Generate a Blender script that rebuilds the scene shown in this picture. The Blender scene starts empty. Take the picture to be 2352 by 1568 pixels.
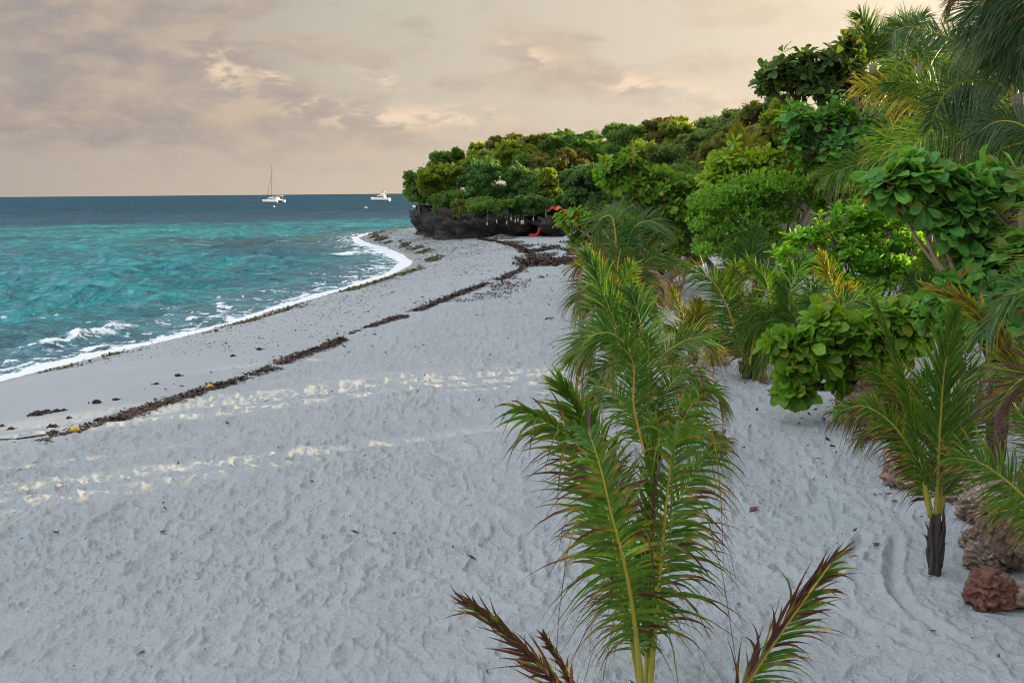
import bpy, math, random
import numpy as np
from mathutils import Matrix, Vector
C = bpy.context.scene.collection
rng = np.random.default_rng(7)
PI = math.pi
# ------------------------------------------------------------------ camera
F = 2259.0; CX, CY = 1176.0, 784.0          # the photograph measured as 2352 x 1568
PITCH, ROLL = math.radians(8.6), math.radians(-0.49)
CAMZ = 5.0
RM = Matrix.Rotation(math.radians(90) - PITCH, 4, 'X') @ Matrix.Rotation(ROLL, 4, 'Z')
cam = bpy.data.objects.new('camera', bpy.data.cameras.new('camera')); C.objects.link(cam)
cam.matrix_world = Matrix.Translation((0, 0, CAMZ)) @ RM
cam.data.sensor_width = 36.0; cam.data.lens = 36.0 * F / 2352.0
cam.data.clip_start = 0.1; cam.data.clip_end = 60000
bpy.context.scene.camera = cam
R3 = np.array(RM.to_3x3())
def ray(px, py):
    return R3 @ np.array([(px - CX) / F, (CY - py) / F, -1.0])
def P(px, py, Y):
    d = ray(px, py); t = Y / d[1]
    return np.array([0, 0, CAMZ]) + d * t
def onplane(px, py, z):
    d = ray(px, py); t = (z - CAMZ) / d[2]
    return np.array([0, 0, CAMZ]) + d * t
# ------------------------------------------------------------------ noise
def _h(ix, iy, s):
    n = (ix.astype(np.int64) * 374761393 + iy.astype(np.int64) * 668265263 + s * 1442695041) & 0xffffffff
    n = ((n ^ (n >> 13)) * 1274126177) & 0xffffffff
    n = (n ^ (n >> 16)) & 0xffff
    return n / 65535.0
def vn(x, y, s=0):
    ix = np.floor(x); iy = np.floor(y); fx = x - ix; fy = y - iy
    fx = fx * fx * fx * (fx * (fx * 6 - 15) + 10); fy = fy * fy * fy * (fy * (fy * 6 - 15) + 10)
    a = _h(ix, iy, s); b = _h(ix + 1, iy, s); c = _h(ix, iy + 1, s); d = _h(ix + 1, iy + 1, s)
    return (a + (b - a) * fx) * (1 - fy) + (c + (d - c) * fx) * fy
def fbm(x, y, s=0, o=4):
    t = 0; a = 0.5; n = 0
    for i in range(o):
        t = t + a * vn(x * 2 ** i + 17.3 * i, y * 2 ** i - 9.1 * i, s + i); n += a; a *= 0.5
    return t / n
def n3(p, s=0):
    return (vn(p[..., 0] + 0.37 * p[..., 2], p[..., 1] - 0.61 * p[..., 2], s) + vn(p[..., 1] + 5.2, p[..., 2] + 0.5 * p[..., 0], s + 3) + vn(p[..., 2] + 9.1, p[..., 0] + 1.7, s + 5)) / 3
def ss(a, b, x):
    t = np.clip((x - a) / (b - a), 0, 1); return t * t * (3 - 2 * t)
def nrm(v):
    return v / np.maximum(np.linalg.norm(v, axis=-1, keepdims=True), 1e-9)
# ------------------------------------------------------------------ mesh builder
class MB:
    def __init__(s): s.v = []; s.q = []; s.t = []; s.n = 0; s.a = {}
    def add(s, v, q, tri=None, **attrs):
        v = np.asarray(v, float).reshape(-1, 3)
        s.v.append(v)
        if q is not None and len(q): s.q.append(np.asarray(q, np.int64).reshape(-1, 4) + s.n)
        if tri is not None and len(tri): s.t.append(np.asarray(tri, np.int64).reshape(-1, 3) + s.n)
        for k in set(s.a) | set(attrs):
            s.a.setdefault(k, [np.zeros(s.n)] if s.n else [])
            val = attrs.get(k, 0.0)
            s.a[k].append(np.full(len(v), float(val)) if np.isscalar(val) else np.asarray(val, float).reshape(-1))
        s.n += len(v); return s
    def build(s, name, mat, parent=None, origin=(0, 0, 0), smooth=True):
        V = np.concatenate(s.v) - np.asarray(origin, float)
        q = np.concatenate(s.q) if s.q else np.zeros((0, 4), int)
        t = np.concatenate(s.t) if s.t else np.zeros((0, 3), int)
        me = bpy.data.meshes.new(name)
        me.vertices.add(len(V)); me.vertices.foreach_set('co', V.astype(np.float32).ravel())
        nl = q.size + t.size
        me.loops.add(nl); me.loops.foreach_set('vertex_index', np.concatenate([q.ravel(), t.ravel()]).astype(np.int32))
        me.polygons.add(len(q) + len(t))
        st = np.concatenate([np.arange(len(q)) * 4, q.size + np.arange(len(t)) * 3]).astype(np.int32)
        me.polygons.foreach_set('loop_start', st)
        me.update(calc_edges=True)
        me.polygons.foreach_set('use_smooth', np.full(len(me.polygons), bool(smooth)))
        for k, l in s.a.items():
            at = me.attributes.new(k, 'FLOAT', 'POINT'); at.data.foreach_set('value', np.concatenate(l).astype(np.float32))
        me.materials.append(mat)
        o = bpy.data.objects.new(name, me); C.objects.link(o)
        if parent is not None: o.parent = parent
        return o
def tag(o, label=None, cat=None, group=None, kind=None):
    if label: o['label'] = label
    if cat: o['category'] = cat
    if group: o['group'] = group
    if kind: o['kind'] = kind
    return o
def thing(name, loc, label, cat, group=None, rz=0):
    o = bpy.data.objects.new(name, None); C.objects.link(o); o.empty_display_size = 0.2
    o.location = [float(c) for c in loc]; o.rotation_euler = (0, 0, rz)
    return tag(o, label, cat, group)
def cat_curve(pts, n):
    pts = np.asarray(pts, float)
    if len(pts) == 2: pts = np.array([pts[0], (pts[0] + pts[1]) / 2, pts[1]])
    p = np.vstack([2 * pts[0] - pts[1], pts, 2 * pts[-1] - pts[-2]])
    d = np.concatenate([[0], np.cumsum(np.linalg.norm(np.diff(pts, axis=0), axis=1))]); d /= d[-1]
    u = np.linspace(0, 1, n); out = np.zeros((n, 3))
    i = np.clip(np.searchsorted(d, u, side='right') - 1, 0, len(pts) - 2)
    t = ((u - d[i]) / np.maximum(d[i + 1] - d[i], 1e-9))[:, None]
    a, b, c, e = p[i], p[i + 1], p[i + 2], p[i + 3]
    return 0.5 * (2 * b + (c - a) * t + (2 * a - 5 * b + 4 * c - e) * t ** 2 + (3 * b - a - 3 * c + e) * t ** 3)
def tube(mb, pts, r, k=6, n=None, cap=True, **attrs):
    c = cat_curve(pts, n) if n else np.asarray(pts, float)
    m = len(c)
    r = np.interp(np.linspace(0, 1, m), np.linspace(0, 1, np.size(r)), np.atleast_1d(r)) if np.size(r) > 1 else np.full(m, float(np.atleast_1d(r)[0]))
    T = nrm(np.gradient(c, axis=0))
    ref = np.array([0.31, 0.2, 0.93]) if abs(T[:, 2]).mean() < 0.85 else np.array([0.9, 0.4, 0.1])
    S = nrm(np.cross(T, ref)); N = np.cross(S, T)
    a = np.arange(k) * 2 * PI / k
    v = c[:, None] + r[:, None, None] * (np.cos(a)[None, :, None] * S[:, None] + np.sin(a)[None, :, None] * N[:, None])
    i = np.arange(m - 1)[:, None] * k; j = np.arange(k)[None]
    q = np.stack([i + j, i + (j + 1) % k, i + k + (j + 1) % k, i + k + j], -1).reshape(-1, 4)
    tri = None
    vv = v.reshape(-1, 3)
    if cap:
        vv = np.vstack([vv, c[0], c[-1]]); b = m * k
        tri = [(b, (x + 1) % k, x) for x in range(k)] + [(b + 1, (m - 1) * k + x, (m - 1) * k + (x + 1) % k) for x in range(k)]
    mb.add(vv, q, tri, **attrs); return mb
def box(mb, c, s, rz=0, taper=1.0, **attrs):
    c = np.asarray(c, float); s = np.asarray(s, float) / 2
    v = np.array([(x, y, z) for z in (-1, 1) for y in (-1, 1) for x in (-1, 1)], float) * s
    v[4:, :2] *= taper
    cs, sn = math.cos(rz), math.sin(rz)
    v = np.stack([v[:, 0] * cs - v[:, 1] * sn, v[:, 0] * sn + v[:, 1] * cs, v[:, 2]], 1) + c
    q = [(0, 2, 3, 1), (4, 5, 7, 6), (0, 1, 5, 4), (2, 6, 7, 3), (0, 4, 6, 2), (1, 3, 7, 5)]
    mb.add(v, q, **attrs); return mb
def loft(mb, rings, closed=True, caps=True, **attrs):
    rings = np.asarray(rings, float); m, k, _ = rings.shape
    i = np.arange(m - 1)[:, None] * k; j = np.arange(k if closed else k - 1)[None]
    q = np.stack([i + j, i + (j + 1) % k, i + k + (j + 1) % k, i + k + j], -1).reshape(-1, 4)
    v = rings.reshape(-1, 3); tri = []
    if caps:
        v = np.vstack([v, rings[0].mean(0), rings[-1].mean(0)]); b = m * k
        for x in range(k if closed else k - 1):
            tri += [(b, (x + 1) % k, x), (b + 1, (m - 1) * k + x, (m - 1) * k + (x + 1) % k)]
    mb.add(v, q, tri, **attrs); return mb
def ball(n=12, m=8):
    th = np.linspace(0.02, PI - 0.02, m); ph = np.arange(n) * 2 * PI / n
    return np.stack([np.sin(th)[:, None] * np.cos(ph), np.sin(th)[:, None] * np.sin(ph), np.cos(th)[:, None] * np.ones(n)], -1)
# ------------------------------------------------------------------ materials
def newmat(name):
    m = bpy.data.materials.new(name); m.use_nodes = True
    nt = m.node_tree; nt.nodes.clear()
    return m, nt, nt.nodes, nt.links
def nd(nt, typ, **kw):
    n = nt.nodes.new(typ)
    for k, v in kw.items(): setattr(n, k, v)
    return n
def setin(n, **kw):
    for k, v in kw.items(): n.inputs[k.replace('_', ' ')].default_value = v
    return n
def attr(nt, name): return nd(nt, 'ShaderNodeAttribute', attribute_name=name).outputs['Fac']
def val(nt, op, a, b=None, c=None, clamp=False):
    n = nd(nt, 'ShaderNodeMath', operation=op, use_clamp=clamp)
    for i, x in enumerate((a, b, c)):
        if x is None: continue
        if isinstance(x, (int, float)): n.inputs[i].default_value = x
        else: nt.links.new(x, n.inputs[i])
    return n.outputs[0]
def mixc(nt, fac, a, b, blend='MIX'):
    n = nd(nt, 'ShaderNodeMix', data_type='RGBA', blend_type=blend)
    for s, x in ((0, fac), (6, a), (7, b)):
        if isinstance(x, (int, float)): n.inputs[s].default_value = x
        elif isinstance(x, tuple): n.inputs[s].default_value = (*x[:3], 1)
        else: nt.links.new(x, n.inputs[s])
    return n.outputs[2]
def ramp(nt, fac, stops):
    n = nd(nt, 'ShaderNodeValToRGB'); e = n.color_ramp.elements
    while len(e) < len(stops): e.new(0.5)
    for x, (p, c) in zip(e, stops): x.position = p; x.color = (*c, 1) if len(c) == 3 else c
    nt.links.new(fac, n.inputs[0]); return n.outputs[0]
def noise(nt, scale, detail=3, vec=None, rough=0.55, dist=0.0):
    n = nd(nt, 'ShaderNodeTexNoise'); setin(n, Scale=scale, Detail=detail, Roughness=rough, Distortion=dist)
    if vec is not None: nt.links.new(vec, n.inputs['Vector'])
    return n.outputs['Fac']
def mapping(nt, scale=(1, 1, 1), src='Object', rot=(0, 0, 0)):
    t = nd(nt, 'ShaderNodeTexCoord'); m = nd(nt, 'ShaderNodeMapping')
    m.inputs['Scale'].default_value = scale; m.inputs['Rotation'].default_value = rot
    nt.links.new(t.outputs[src], m.inputs['Vector']); return m.outputs[0]
def worldpos(nt, scale=(1, 1, 1)):
    g = nd(nt, 'ShaderNodeNewGeometry'); m = nd(nt, 'ShaderNodeMapping'); m.inputs['Scale'].default_value = scale
    nt.links.new(g.outputs['Position'], m.inputs['Vector']); return m.outputs[0]
def leafmat(name, a, b, dry=((0.22, 0.17, 0.03), (0.07, 0.028, 0.024)), trans=0.35, rough=0.42, spec=0.4, tcol=None):
    m, nt, N, L = newmat(name)
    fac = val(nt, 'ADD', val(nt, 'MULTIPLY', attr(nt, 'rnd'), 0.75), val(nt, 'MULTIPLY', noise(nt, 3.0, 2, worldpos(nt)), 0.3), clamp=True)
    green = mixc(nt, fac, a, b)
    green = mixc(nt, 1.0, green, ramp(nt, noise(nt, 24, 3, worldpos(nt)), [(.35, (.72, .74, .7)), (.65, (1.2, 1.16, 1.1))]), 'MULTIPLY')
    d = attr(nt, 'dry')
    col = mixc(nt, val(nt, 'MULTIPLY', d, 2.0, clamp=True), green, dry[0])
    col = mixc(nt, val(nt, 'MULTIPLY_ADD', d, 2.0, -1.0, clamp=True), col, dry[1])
    p = setin(nd(nt, 'ShaderNodeBsdfPrincipled'), Roughness=rough); p.inputs['Specular IOR Level'].default_value = spec
    L.new(col, p.inputs['Base Color'])
    t = nd(nt, 'ShaderNodeBsdfTranslucent')
    tc = mixc(nt, 1.0, col, tcol or (2.2, 2.0, 0.7), 'MULTIPLY')
    L.new(tc, t.inputs['Color'])
    mx = nd(nt, 'ShaderNodeMixShader'); mx.inputs[0].default_value = trans
    L.new(p.outputs[0], mx.inputs[1]); L.new(t.outputs[0], mx.inputs[2])
    o = nd(nt, 'ShaderNodeOutputMaterial'); L.new(mx.outputs[0], o.inputs[0]); return m
def simple(name, a, b=None, scale=6.0, rough=0.6, bump=0.0, bscale=30.0, spec=0.4, stretch=(1, 1, 1), metal=0.0, contrast=(0.3, 0.7)):
    m, nt, N, L = newmat(name)
    p = setin(nd(nt, 'ShaderNodeBsdfPrincipled'), Roughness=rough, Metallic=metal); p.inputs['Specular IOR Level'].default_value = spec
    v = mapping(nt, stretch)
    if b is None: b = tuple(c * 0.7 for c in a)
    f = ramp(nt, noise(nt, scale, 5, v), [(contrast[0], (0, 0, 0)), (contrast[1], (1, 1, 1))])
    L.new(mixc(nt, f, a, b), p.inputs['Base Color'])
    if bump:
        bn = nd(nt, 'ShaderNodeBump'); setin(bn, Strength=bump, Distance=0.05); L.new(noise(nt, bscale, 6, v), bn.inputs['Height']); L.new(bn.outputs[0], p.inputs['Normal'])
    o = nd(nt, 'ShaderNodeOutputMaterial'); L.new(p.outputs[0], o.inputs[0]); return m
# ------------------------------------------------------------------ shoreline, land height
SHORE_PX = [(0, 877), (150, 838), (300, 802), (420, 774), (540, 742), (640, 710), (740, 680), (830, 654), (900, 631), (940, 611), (944, 600), (925, 584), (885, 569), (838, 555), (822, 547), (850, 538), (945, 529)]
shore = [onplane(px, py, 0.0)[:2] for px, py in SHORE_PX]
d0 = shore[0] - shore[2]; d0 /= np.linalg.norm(d0)
shore = [shore[0] + d0 * 70, shore[0] + d0 * 15] + shore
shore += [np.array([-4, 128.0]), np.array([12, 150.0]), np.array([60, 260.0]), np.array([260, 520.0])]
shore = np.array(shore)
land_poly = np.vstack([shore, [[900, 520], [900, -200], [-60, -200]]])
def shore_sd(x, y):
    x = np.asarray(x, float); y = np.asarray(y, float)
    sh = x.shape; x = x.ravel(); y = y.ravel()
    best = np.full(x.shape, 1e9)
    for a, b in zip(shore[:-1], shore[1:]):
        e = b - a; t = np.clip(((x - a[0]) * e[0] + (y - a[1]) * e[1]) / (e @ e), 0, 1)
        best = np.minimum(best, (x - a[0] - t * e[0]) ** 2 + (y - a[1] - t * e[1]) ** 2)
    ins = np.zeros(x.shape, bool); n = len(land_poly)
    for i in range(n):
        a = land_poly[i]; b = land_poly[(i + 1) % n]
        if a[1] == b[1]: continue
        c = ((a[1] > y) != (b[1] > y)) & (x < (b[0] - a[0]) * (y - a[1]) / (b[1] - a[1]) + a[0])
        ins ^= c
    return np.where(ins, np.sqrt(best), -np.sqrt(best)).reshape(sh)
SUN_GAPS = ((8, 18.9, .5), (8, 20.3, .55), (8, 22.0, .6), (8, 23.7, .6), (8, 25.4, .5), (4, 12.4, .5))      # slots cut through the hill to let sun streaks onto the sand
def hill(x, y):
    xe = np.interp(y, [-30, 0, 10, 20, 35, 45, 55, 65, 76, 95, 130], [13, 12, 11.0, 12.0, 13.5, 10.8, 8.6, 6.6, 4.6, 4, 4])
    wdt = np.interp(y, [35, 48, 85], [20, 9, 9]); top = np.interp(y, [30, 48, 60, 80, 100], [5.5, 5.5, 5.2, 4.2, 2.6])
    t = np.clip((x - xe) / wdt, 0, 1)
    h = top * (1 - (1 - t) ** 2.2) * ss(0, .12, t) + 5.0 * ss(14, 55, x - xe)
    for cx_, cy_, w_ in SUN_GAPS:
        d = (y - cy_ - .445 * (x - cx_)) * .913
        h = h * (1 - .72 * np.exp(-(d / w_) ** 4))
    return h * (0.85 + 0.3 * vn(x * 0.12, y * 0.12, 5)) * (1 - ss(110, 135, y))
def land_z(x, y, sd=None):
    x = np.asarray(x, float); y = np.asarray(y, float)
    if sd is None: sd = shore_sd(x, y)
    z = np.where(sd > 0, 1.28 * (1 - np.exp(-np.maximum(sd, 0) / 5.2)), 0.09 * sd)
    return np.maximum(z, -2.5) + np.where(sd > 0, hill(x, y), 0)
def G(px, py, lift=0.0):
    z = 1.0
    for _ in range(25):
        p = onplane(px, py, z)
        z = 0.5 * z + 0.5 * float(land_z(p[0:1], p[1:2])[0])
    p[2] = z + lift; return p
def gz(x, y): return float(land_z(np.array([x]), np.array([y]))[0])
# ------------------------------------------------------------------ sand
WEED_PX = [(0, 1042), (120, 1012), (250, 968), (330, 940), (480, 892), (600, 852), (690, 815), (760, 790), (870, 745), (980, 705), (1080, 665), (1160, 637), (1210, 608), (1222, 590), (1200, 572), (1160, 559), (1105, 549)]
weed = np.array([G(px, py)[:2] for px, py in WEED_PX])
def polar(angs, rads):
    A, Rr = np.meshgrid(angs, rads)
    return Rr * np.sin(A), Rr * np.cos(A)
def grid_quads(nr, nc):
    i = np.arange(nr - 1)[:, None] * nc; j = np.arange(nc - 1)[None]
    return np.stack([i + j, i + j + 1, i + nc + j + 1, i + nc + j], -1).reshape(-1, 4)
def angles(n, half=31.5, wide=75, m=26):
    a = np.linspace(-half, half, n); b = np.linspace(half, wide, m)[1:]
    return np.radians(np.concatenate([-b[::-1], a, b]))
ang = angles(860)
inv = np.linspace(1 / 3.6, 1 / 34.0, 520); r1 = 1 / inv
r2 = 1 / np.linspace(1 / 34.0, 1 / 150.0, 230)[1:]
rad = np.concatenate([[1.2, 2.2, 3.0], r1, r2, np.linspace(155, 500, 26)])
X, Y = polar(ang, rad)
SD = shore_sd(X, Y)
Z = land_z(X, Y, SD)
R_ = np.hypot(X, Y)
# trampled dry sand: soft cusps left by feet and wind, finer ones fading with distance
dryz = ss(6.2, 10.5, SD + 1.5 * (vn(X * 0.3, Y * 0.3, 40) - .5))
def ridged(x, y, s): return 1 - np.abs(2 * vn(x, y, s) - 1)
wx = X + 0.5 * (fbm(X * 1.3, Y * 1.3, 61, 2) - .5); wy = Y + 0.5 * (fbm(X * 1.3, Y * 1.3, 67, 2) - .5)
wx2 = X + .22 * (fbm(X * 3.1, Y * 3.1, 71, 2) - .5); wy2 = Y + .22 * (fbm(X * 3.1, Y * 3.1, 73, 2) - .5)
foot = 0.030 * (ridged(wx * 1.1, wy * 1.2, 11) ** 2 - 0.45) + 0.040 * (ridged(wx * 2.3 + 3, wy * 2.5, 12) ** 4 - 0.28)
foot += 0.032 * (ridged(wx2 * 4.8, wy2 * 5.4, 13) ** 4 - 0.28) * (1 - ss(40, 70, R_))
foot += 0.024 * (ridged(wx2 * 8.5 + 4, wy2 * 10.5, 14) ** 3 - 0.35) * (1 - ss(14, 26, R_))
foot += 0.12 * (fbm(X * 0.35, Y * 0.4, 15, 3) - 0.5)
# scattered single footprints
cell = 0.62
ix = np.floor(X / cell); iy = np.floor(Y / cell)
pit = np.zeros_like(X)
for ox in (-1, 0, 1):
    for oy in (-1, 0, 1):
        jx = ix + ox; jy = iy + oy
        cx = (jx + 0.15 + 0.7 * _h(jx, jy, 31)) * cell; cy = (jy + 0.15 + 0.7 * _h(jx, jy, 32)) * cell
        a = _h(jx, jy, 33) * PI; on = (_h(jx, jy, 34) < 0.75 * ss(.42, .60, vn(cx * .33, cy * .33, 37)))
        dx = X - cx; dy = Y - cy
        u = dx * np.cos(a) + dy * np.sin(a); w = -dx * np.sin(a) + dy * np.cos(a)
        rr = np.sqrt((u / 0.17) ** 2 + (w / 0.085) ** 2)
        pit += on * (-0.036 * np.exp(-rr ** 2) + 0.016 * np.exp(-((rr - 1.45) / 0.4) ** 2))
foot += pit
# wheel track curving round the young palm at the right, as pressed grooves
def groove(pts, w, dep):
    c = cat_curve([(*G(px, py)[:2], 0) for px, py in pts], 60)[:, :2]
    m = (X > c[:, 0].min() - 1) & (X < c[:, 0].max() + 1) & (Y > c[:, 1].min() - 1) & (Y < c[:, 1].max() + 1)
    d = np.full(X.shape, 9.0); xs, ys = X[m], Y[m]
    dm = np.full(xs.shape, 9.0)
    for p in c: dm = np.minimum(dm, np.hypot(xs - p[0], ys - p[1]))
    d[m] = dm
    return -dep * np.exp(-(d / w) ** 2) + 0.5 * dep * np.exp(-((d - 1.7 * w) / (0.6 * w)) ** 2)
trk = groove([(2060, 1235), (2050, 1285), (2052, 1330), (2085, 1390), (2150, 1440), (2240, 1480)], 0.06, 0.05)
trk += groove([(1985, 1225), (1960, 1270), (1930, 1300), (1880, 1330)], 0.06, 0.04)
trk += groove([(1890, 1062), (1960, 1055), (2050, 1048)], 0.10, 0.05)
trk += groove([(1790, 1300), (1900, 1390), (2060, 1470), (2200, 1510)], 0.07, 0.035)
veg = ss(0.25, 1.2, hill(X, Y))
fade = 1 - ss(60, 120, R_)
Zd = Z + foot * (.48 + .85 * vn(X * .4, Y * .5, 19)) * dryz * (1 - .5 * veg) * fade + trk * dryz
wetamp = (1 - dryz) * ss(1.0, 6.0, SD)
Zd += wetamp * 0.012 * (fbm(X * 1.5, Y * 2.2, 21, 3) - .5) * fade
mb = MB(); mb.add(np.stack([X, Y, Zd], -1), grid_quads(*X.shape), wet=(1 - ss(0.3, 1.6, SD)).ravel(), damp=(1 - dryz).ravel(), veg=veg.ravel())
# sand material
m, nt, N, L = newmat('coral_sand')
wp = worldpos(nt)
p = setin(nd(nt, 'ShaderNodeBsdfPrincipled'), Roughness=0.85)
p.inputs['Specular IOR Level'].default_value = 0.25
n_big = noise(nt, 0.7, 4, wp); n_fine = noise(nt, 55, 3, wp)
base = mixc(nt, n_big, (0.290, 0.311, 0.314), (0.375, 0.390, 0.387))
base = mixc(nt, ramp(nt, n_fine, [(0.62, (0, 0, 0)), (0.78, (.55, .55, .55))]), base, (0.20, 0.19, 0.16))
patch = ramp(nt, noise(nt, 1.6, 6, wp, 0.7), [(0.60, (0, 0, 0)), (0.72, (0.45, .45, .45))])
base = mixc(nt, patch, base, (0.30, 0.28, 0.225))
base = mixc(nt, val(nt, 'MULTIPLY', attr(nt, 'damp'), 0.55), base, (0.31, 0.32, 0.32))
base = mixc(nt, val(nt, 'MULTIPLY', attr(nt, 'wet'), 0.65), base, (0.20, 0.20, 0.19))
soil = mixc(nt, noise(nt, 2.2, 6, wp), (0.035, 0.05, 0.012), (0.11, 0.085, 0.05))
vf = val(nt, 'SUBTRACT', val(nt, 'MULTIPLY', attr(nt, 'veg'), 1.9), noise(nt, 1.1, 5, wp), clamp=True)
base = mixc(nt, vf, base, soil)
L.new(base, p.inputs['Base Color'])
L.new(val(nt, 'MULTIPLY_ADD', attr(nt, 'wet'), -0.5, 0.85), p.inputs['Roughness'])
b = setin(nd(nt, 'ShaderNodeBump'), Strength=.9, Distance=0.035)
h = val(nt, 'MULTIPLY', val(nt, 'ADD', noise(nt, 22, 5, wp, 0.65), val(nt, 'MULTIPLY', noise(nt, 7, 4, wp), 1.6)), val(nt, 'MULTIPLY_ADD', attr(nt, 'damp'), -0.85, 1.0))
L.new(h, b.inputs['Height']); L.new(b.outputs[0], p.inputs['Normal'])
o = nd(nt, 'ShaderNodeOutputMaterial'); L.new(p.outputs[0], o.inputs[0])
M_SAND = m
tag(mb.build('sand_beach', M_SAND), kind='structure')
# ------------------------------------------------------------------ sea
ang = angles(640, 30.5, 62, 30)
rad = np.concatenate([np.linspace(14, 24, 12)[:-1], 1 / np.linspace(1 / 24.0, 1 / 300.0, 460), 1 / np.linspace(1 / 300.0, 1 / 30000.0, 46)[1:]])
ang = ang[ang < np.radians(34)]
X, Y = polar(ang, rad)
SD = shore_sd(X, Y); off = -SD
keep = off > -2.5
R_ = np.hypot(X, Y)
depthf = ss(0.5, 14, off)
H = np.zeros_like(X); gx = np.zeros_like(X); gy = np.zeros_like(X)
wr = np.random.default_rng(3)
bend = 1.2 * (fbm(X * 0.02, Y * 0.02, 70, 2) - .5)
for i in range(34):
    lam = 0.8 * 1.105 ** i * (1 + .1 * wr.random())          # 0.8 to 24 m
    th = math.radians(-62 + wr.normal() * 34)               # towards the shore, from the left
    k = 2 * PI / lam
    ph = k * (X * math.cos(th) * -1 + Y * math.sin(th)) + wr.random() * 6.28 + 3.0 * bend
    vis = 1 - ss(lam * 18, lam * 34, R_)
    amp = (0.027 * lam ** 0.42 if lam < 9 else .05 / (lam / 9) ** .4) * vis * (0.25 + 1.5 * vn(X / (lam * 3.1) + i * 7.7, Y / (lam * 2.1), 80 + i) ** 1.5)
    H += amp * (np.cos(ph) + 0.38 * np.cos(2 * ph))
chop = 1 - ss(90, 220, R_)
cwx = X + 1.2 * (fbm(X * .5, Y * .5, 93, 2) - .5)
H += chop * 0.17 * (ridged(cwx * 0.42 + .18 * Y, Y * 0.36, 90) ** 3 - .3) * depthf + (1 - ss(60, 140, R_)) * .10 * (ridged(cwx * .9 - .2 * Y, Y * .8, 92) ** 3 - .3) * depthf
H += (1 - ss(40, 90, R_)) * 0.055 * (ridged(cwx * 1.9 + .5 * Y, Y * 1.6, 91) ** 3 - .3)
H *= (0.18 + 0.82 * depthf)
# little breakers running along the shore
wob = 1.6 * (fbm(X * 0.08, Y * 0.08, 95, 3) - .5)
def brk(at, w, h, lo, hi, s):
    g = np.exp(-(((off + wob * (s + .5)) - at) / w) ** 2)
    return h * g * ss(lo[0], lo[1], Y) * (1 - ss(hi[0], hi[1], Y)) * (0.35 + 0.9 * vn(X * .35, Y * .28, 97 + int(s * 10)))
pb = onplane(150, 785, 0); pb2 = onplane(235, 772, 0)
b1 = (.7 + .6 * fbm(X * 3.5, Y * 3.5, 118, 3)) * 0.36 * np.exp(-((off - 2.9) / 0.55) ** 2) * np.exp(-((Y - pb[1]) / 2.6) ** 2) * (.55 + .7 * vn(X * 1.7, Y * 1.7, 99))
b1 += 0.16 * np.exp(-((off - 3.3) / 0.5) ** 2) * np.exp(-((Y - pb2[1] - 1.0) / 1.3) ** 2)
b2 = brk(6.5, 1.0, 0.20, (20, 28), (55, 75), .7) + brk(11, 1.2, 0.20, (22, 30), (60, 90), 1.1) + brk(3.4, .8, 0.16, (30, 40), (90, 100), .4)
b3 = brk(17, 1.5, 0.16, (25, 35), (70, 110), 1.5)
H += b1 + b2 + b3
# foam: swash along the waterline, torn lace behind it, crest foam
fn = fbm(X * 0.9, Y * 0.55, 101, 4); fn2 = fbm(X * 2.6, Y * 1.2, 105, 4)
sw = np.interp(Y, [0, 25, 40, 60, 75, 90, 110], [0.8, .9, 0.68, 0.85, 1.45, 2.1, 1.1])
foam = 1 - .72 * ss(0.55, 0.95, off / (sw * (0.55 + 0.95 * fn))) - .28 * ss(.9, 2.6, off / (sw * (0.55 + 0.95 * fn)))
lace = (ss(0.54, 0.72, fn2) * .55 + .55 * ss(.8, .98, ridged(X * .9 + 2 * fn2, Y * 1.6, 115))) * (1 - ss(2.0, 6.5, off)) * 0.8
lines = ss(0.86, 0.99, ridged(X * .45 + 2.6 * fn, Y * .75, 111)) * ss(.42, .62, fn2) * (1 - ss(5, 22, off)) * .55
crest = ss(0.05, 0.30, b1) * (.16 + .85 * fbm(X * 5, Y * 4, 117, 3)) + ss(.30, .46, b2) * .4 * ss(.45, .65, fn2)
cap = np.zeros_like(X)
for px, py, w, d in ((792, 582, 1.6, .8), (830, 580, 2.2, .9), (455, 591, .8, .5), (585, 587, .6, .35), (770, 585, 2.5, .5)):
    c = onplane(px, py, 0); cap += np.exp(-(((X - c[0]) / w) ** 2 + ((Y - c[1]) / d) ** 2))
foam = np.clip(foam + lace + lines * .8 + crest + cap * (.5 + fn2), 0, 1)
foam = foam * (R_ < 170)
shallow = 1 - ss(0.0, 9.0, off * (0.8 + 0.4 * fn))
Hs = np.where(off < .6, H * .4 + 0.012, H)
V = np.stack([X, Y, Hs], -1); Q = grid_quads(*X.shape)
kq = keep.ravel()[Q].any(1); Q = Q[kq]
used = np.zeros(X.size, bool); used[Q] = True; remap = np.cumsum(used) - 1
# water colour bands follow the depth of the sea bed: sand shoal near, reef patch, deep water beyond
pol = np.stack([np.zeros_like(X), np.zeros_like(X)], -1)
deep_y = 178 + 0.62 * (X + 20) + 18 * (fbm(X * .03, Y * .02, 120, 3) - .5)
deep = ss(-8, 52, Y - deep_y + 6 * (fn - .5))
reef_c = onplane(640, 552, 0)
reef = np.exp(-(((X - reef_c[0]) / 17) ** 2 + ((Y - reef_c[1]) / 13) ** 2)) * ss(.34, .6, fbm(X * .14, Y * .05, 130, 4))
mb = MB(); mb.add(V.reshape(-1, 3)[used], remap[Q], foam=foam.ravel()[used], shallow=shallow.ravel()[used], deep=deep.ravel()[used], reef=np.clip(reef * 1.3, 0, 1).ravel()[used], far=ss(60, 400, R_).ravel()[used])
m, nt, N, L = newmat('sea_water')
g = worldpos(nt)
gs = worldpos(nt, (0.06, 0.05, 0.06)); gm = worldpos(nt, (0.35, 0.22, 0.3))
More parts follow.
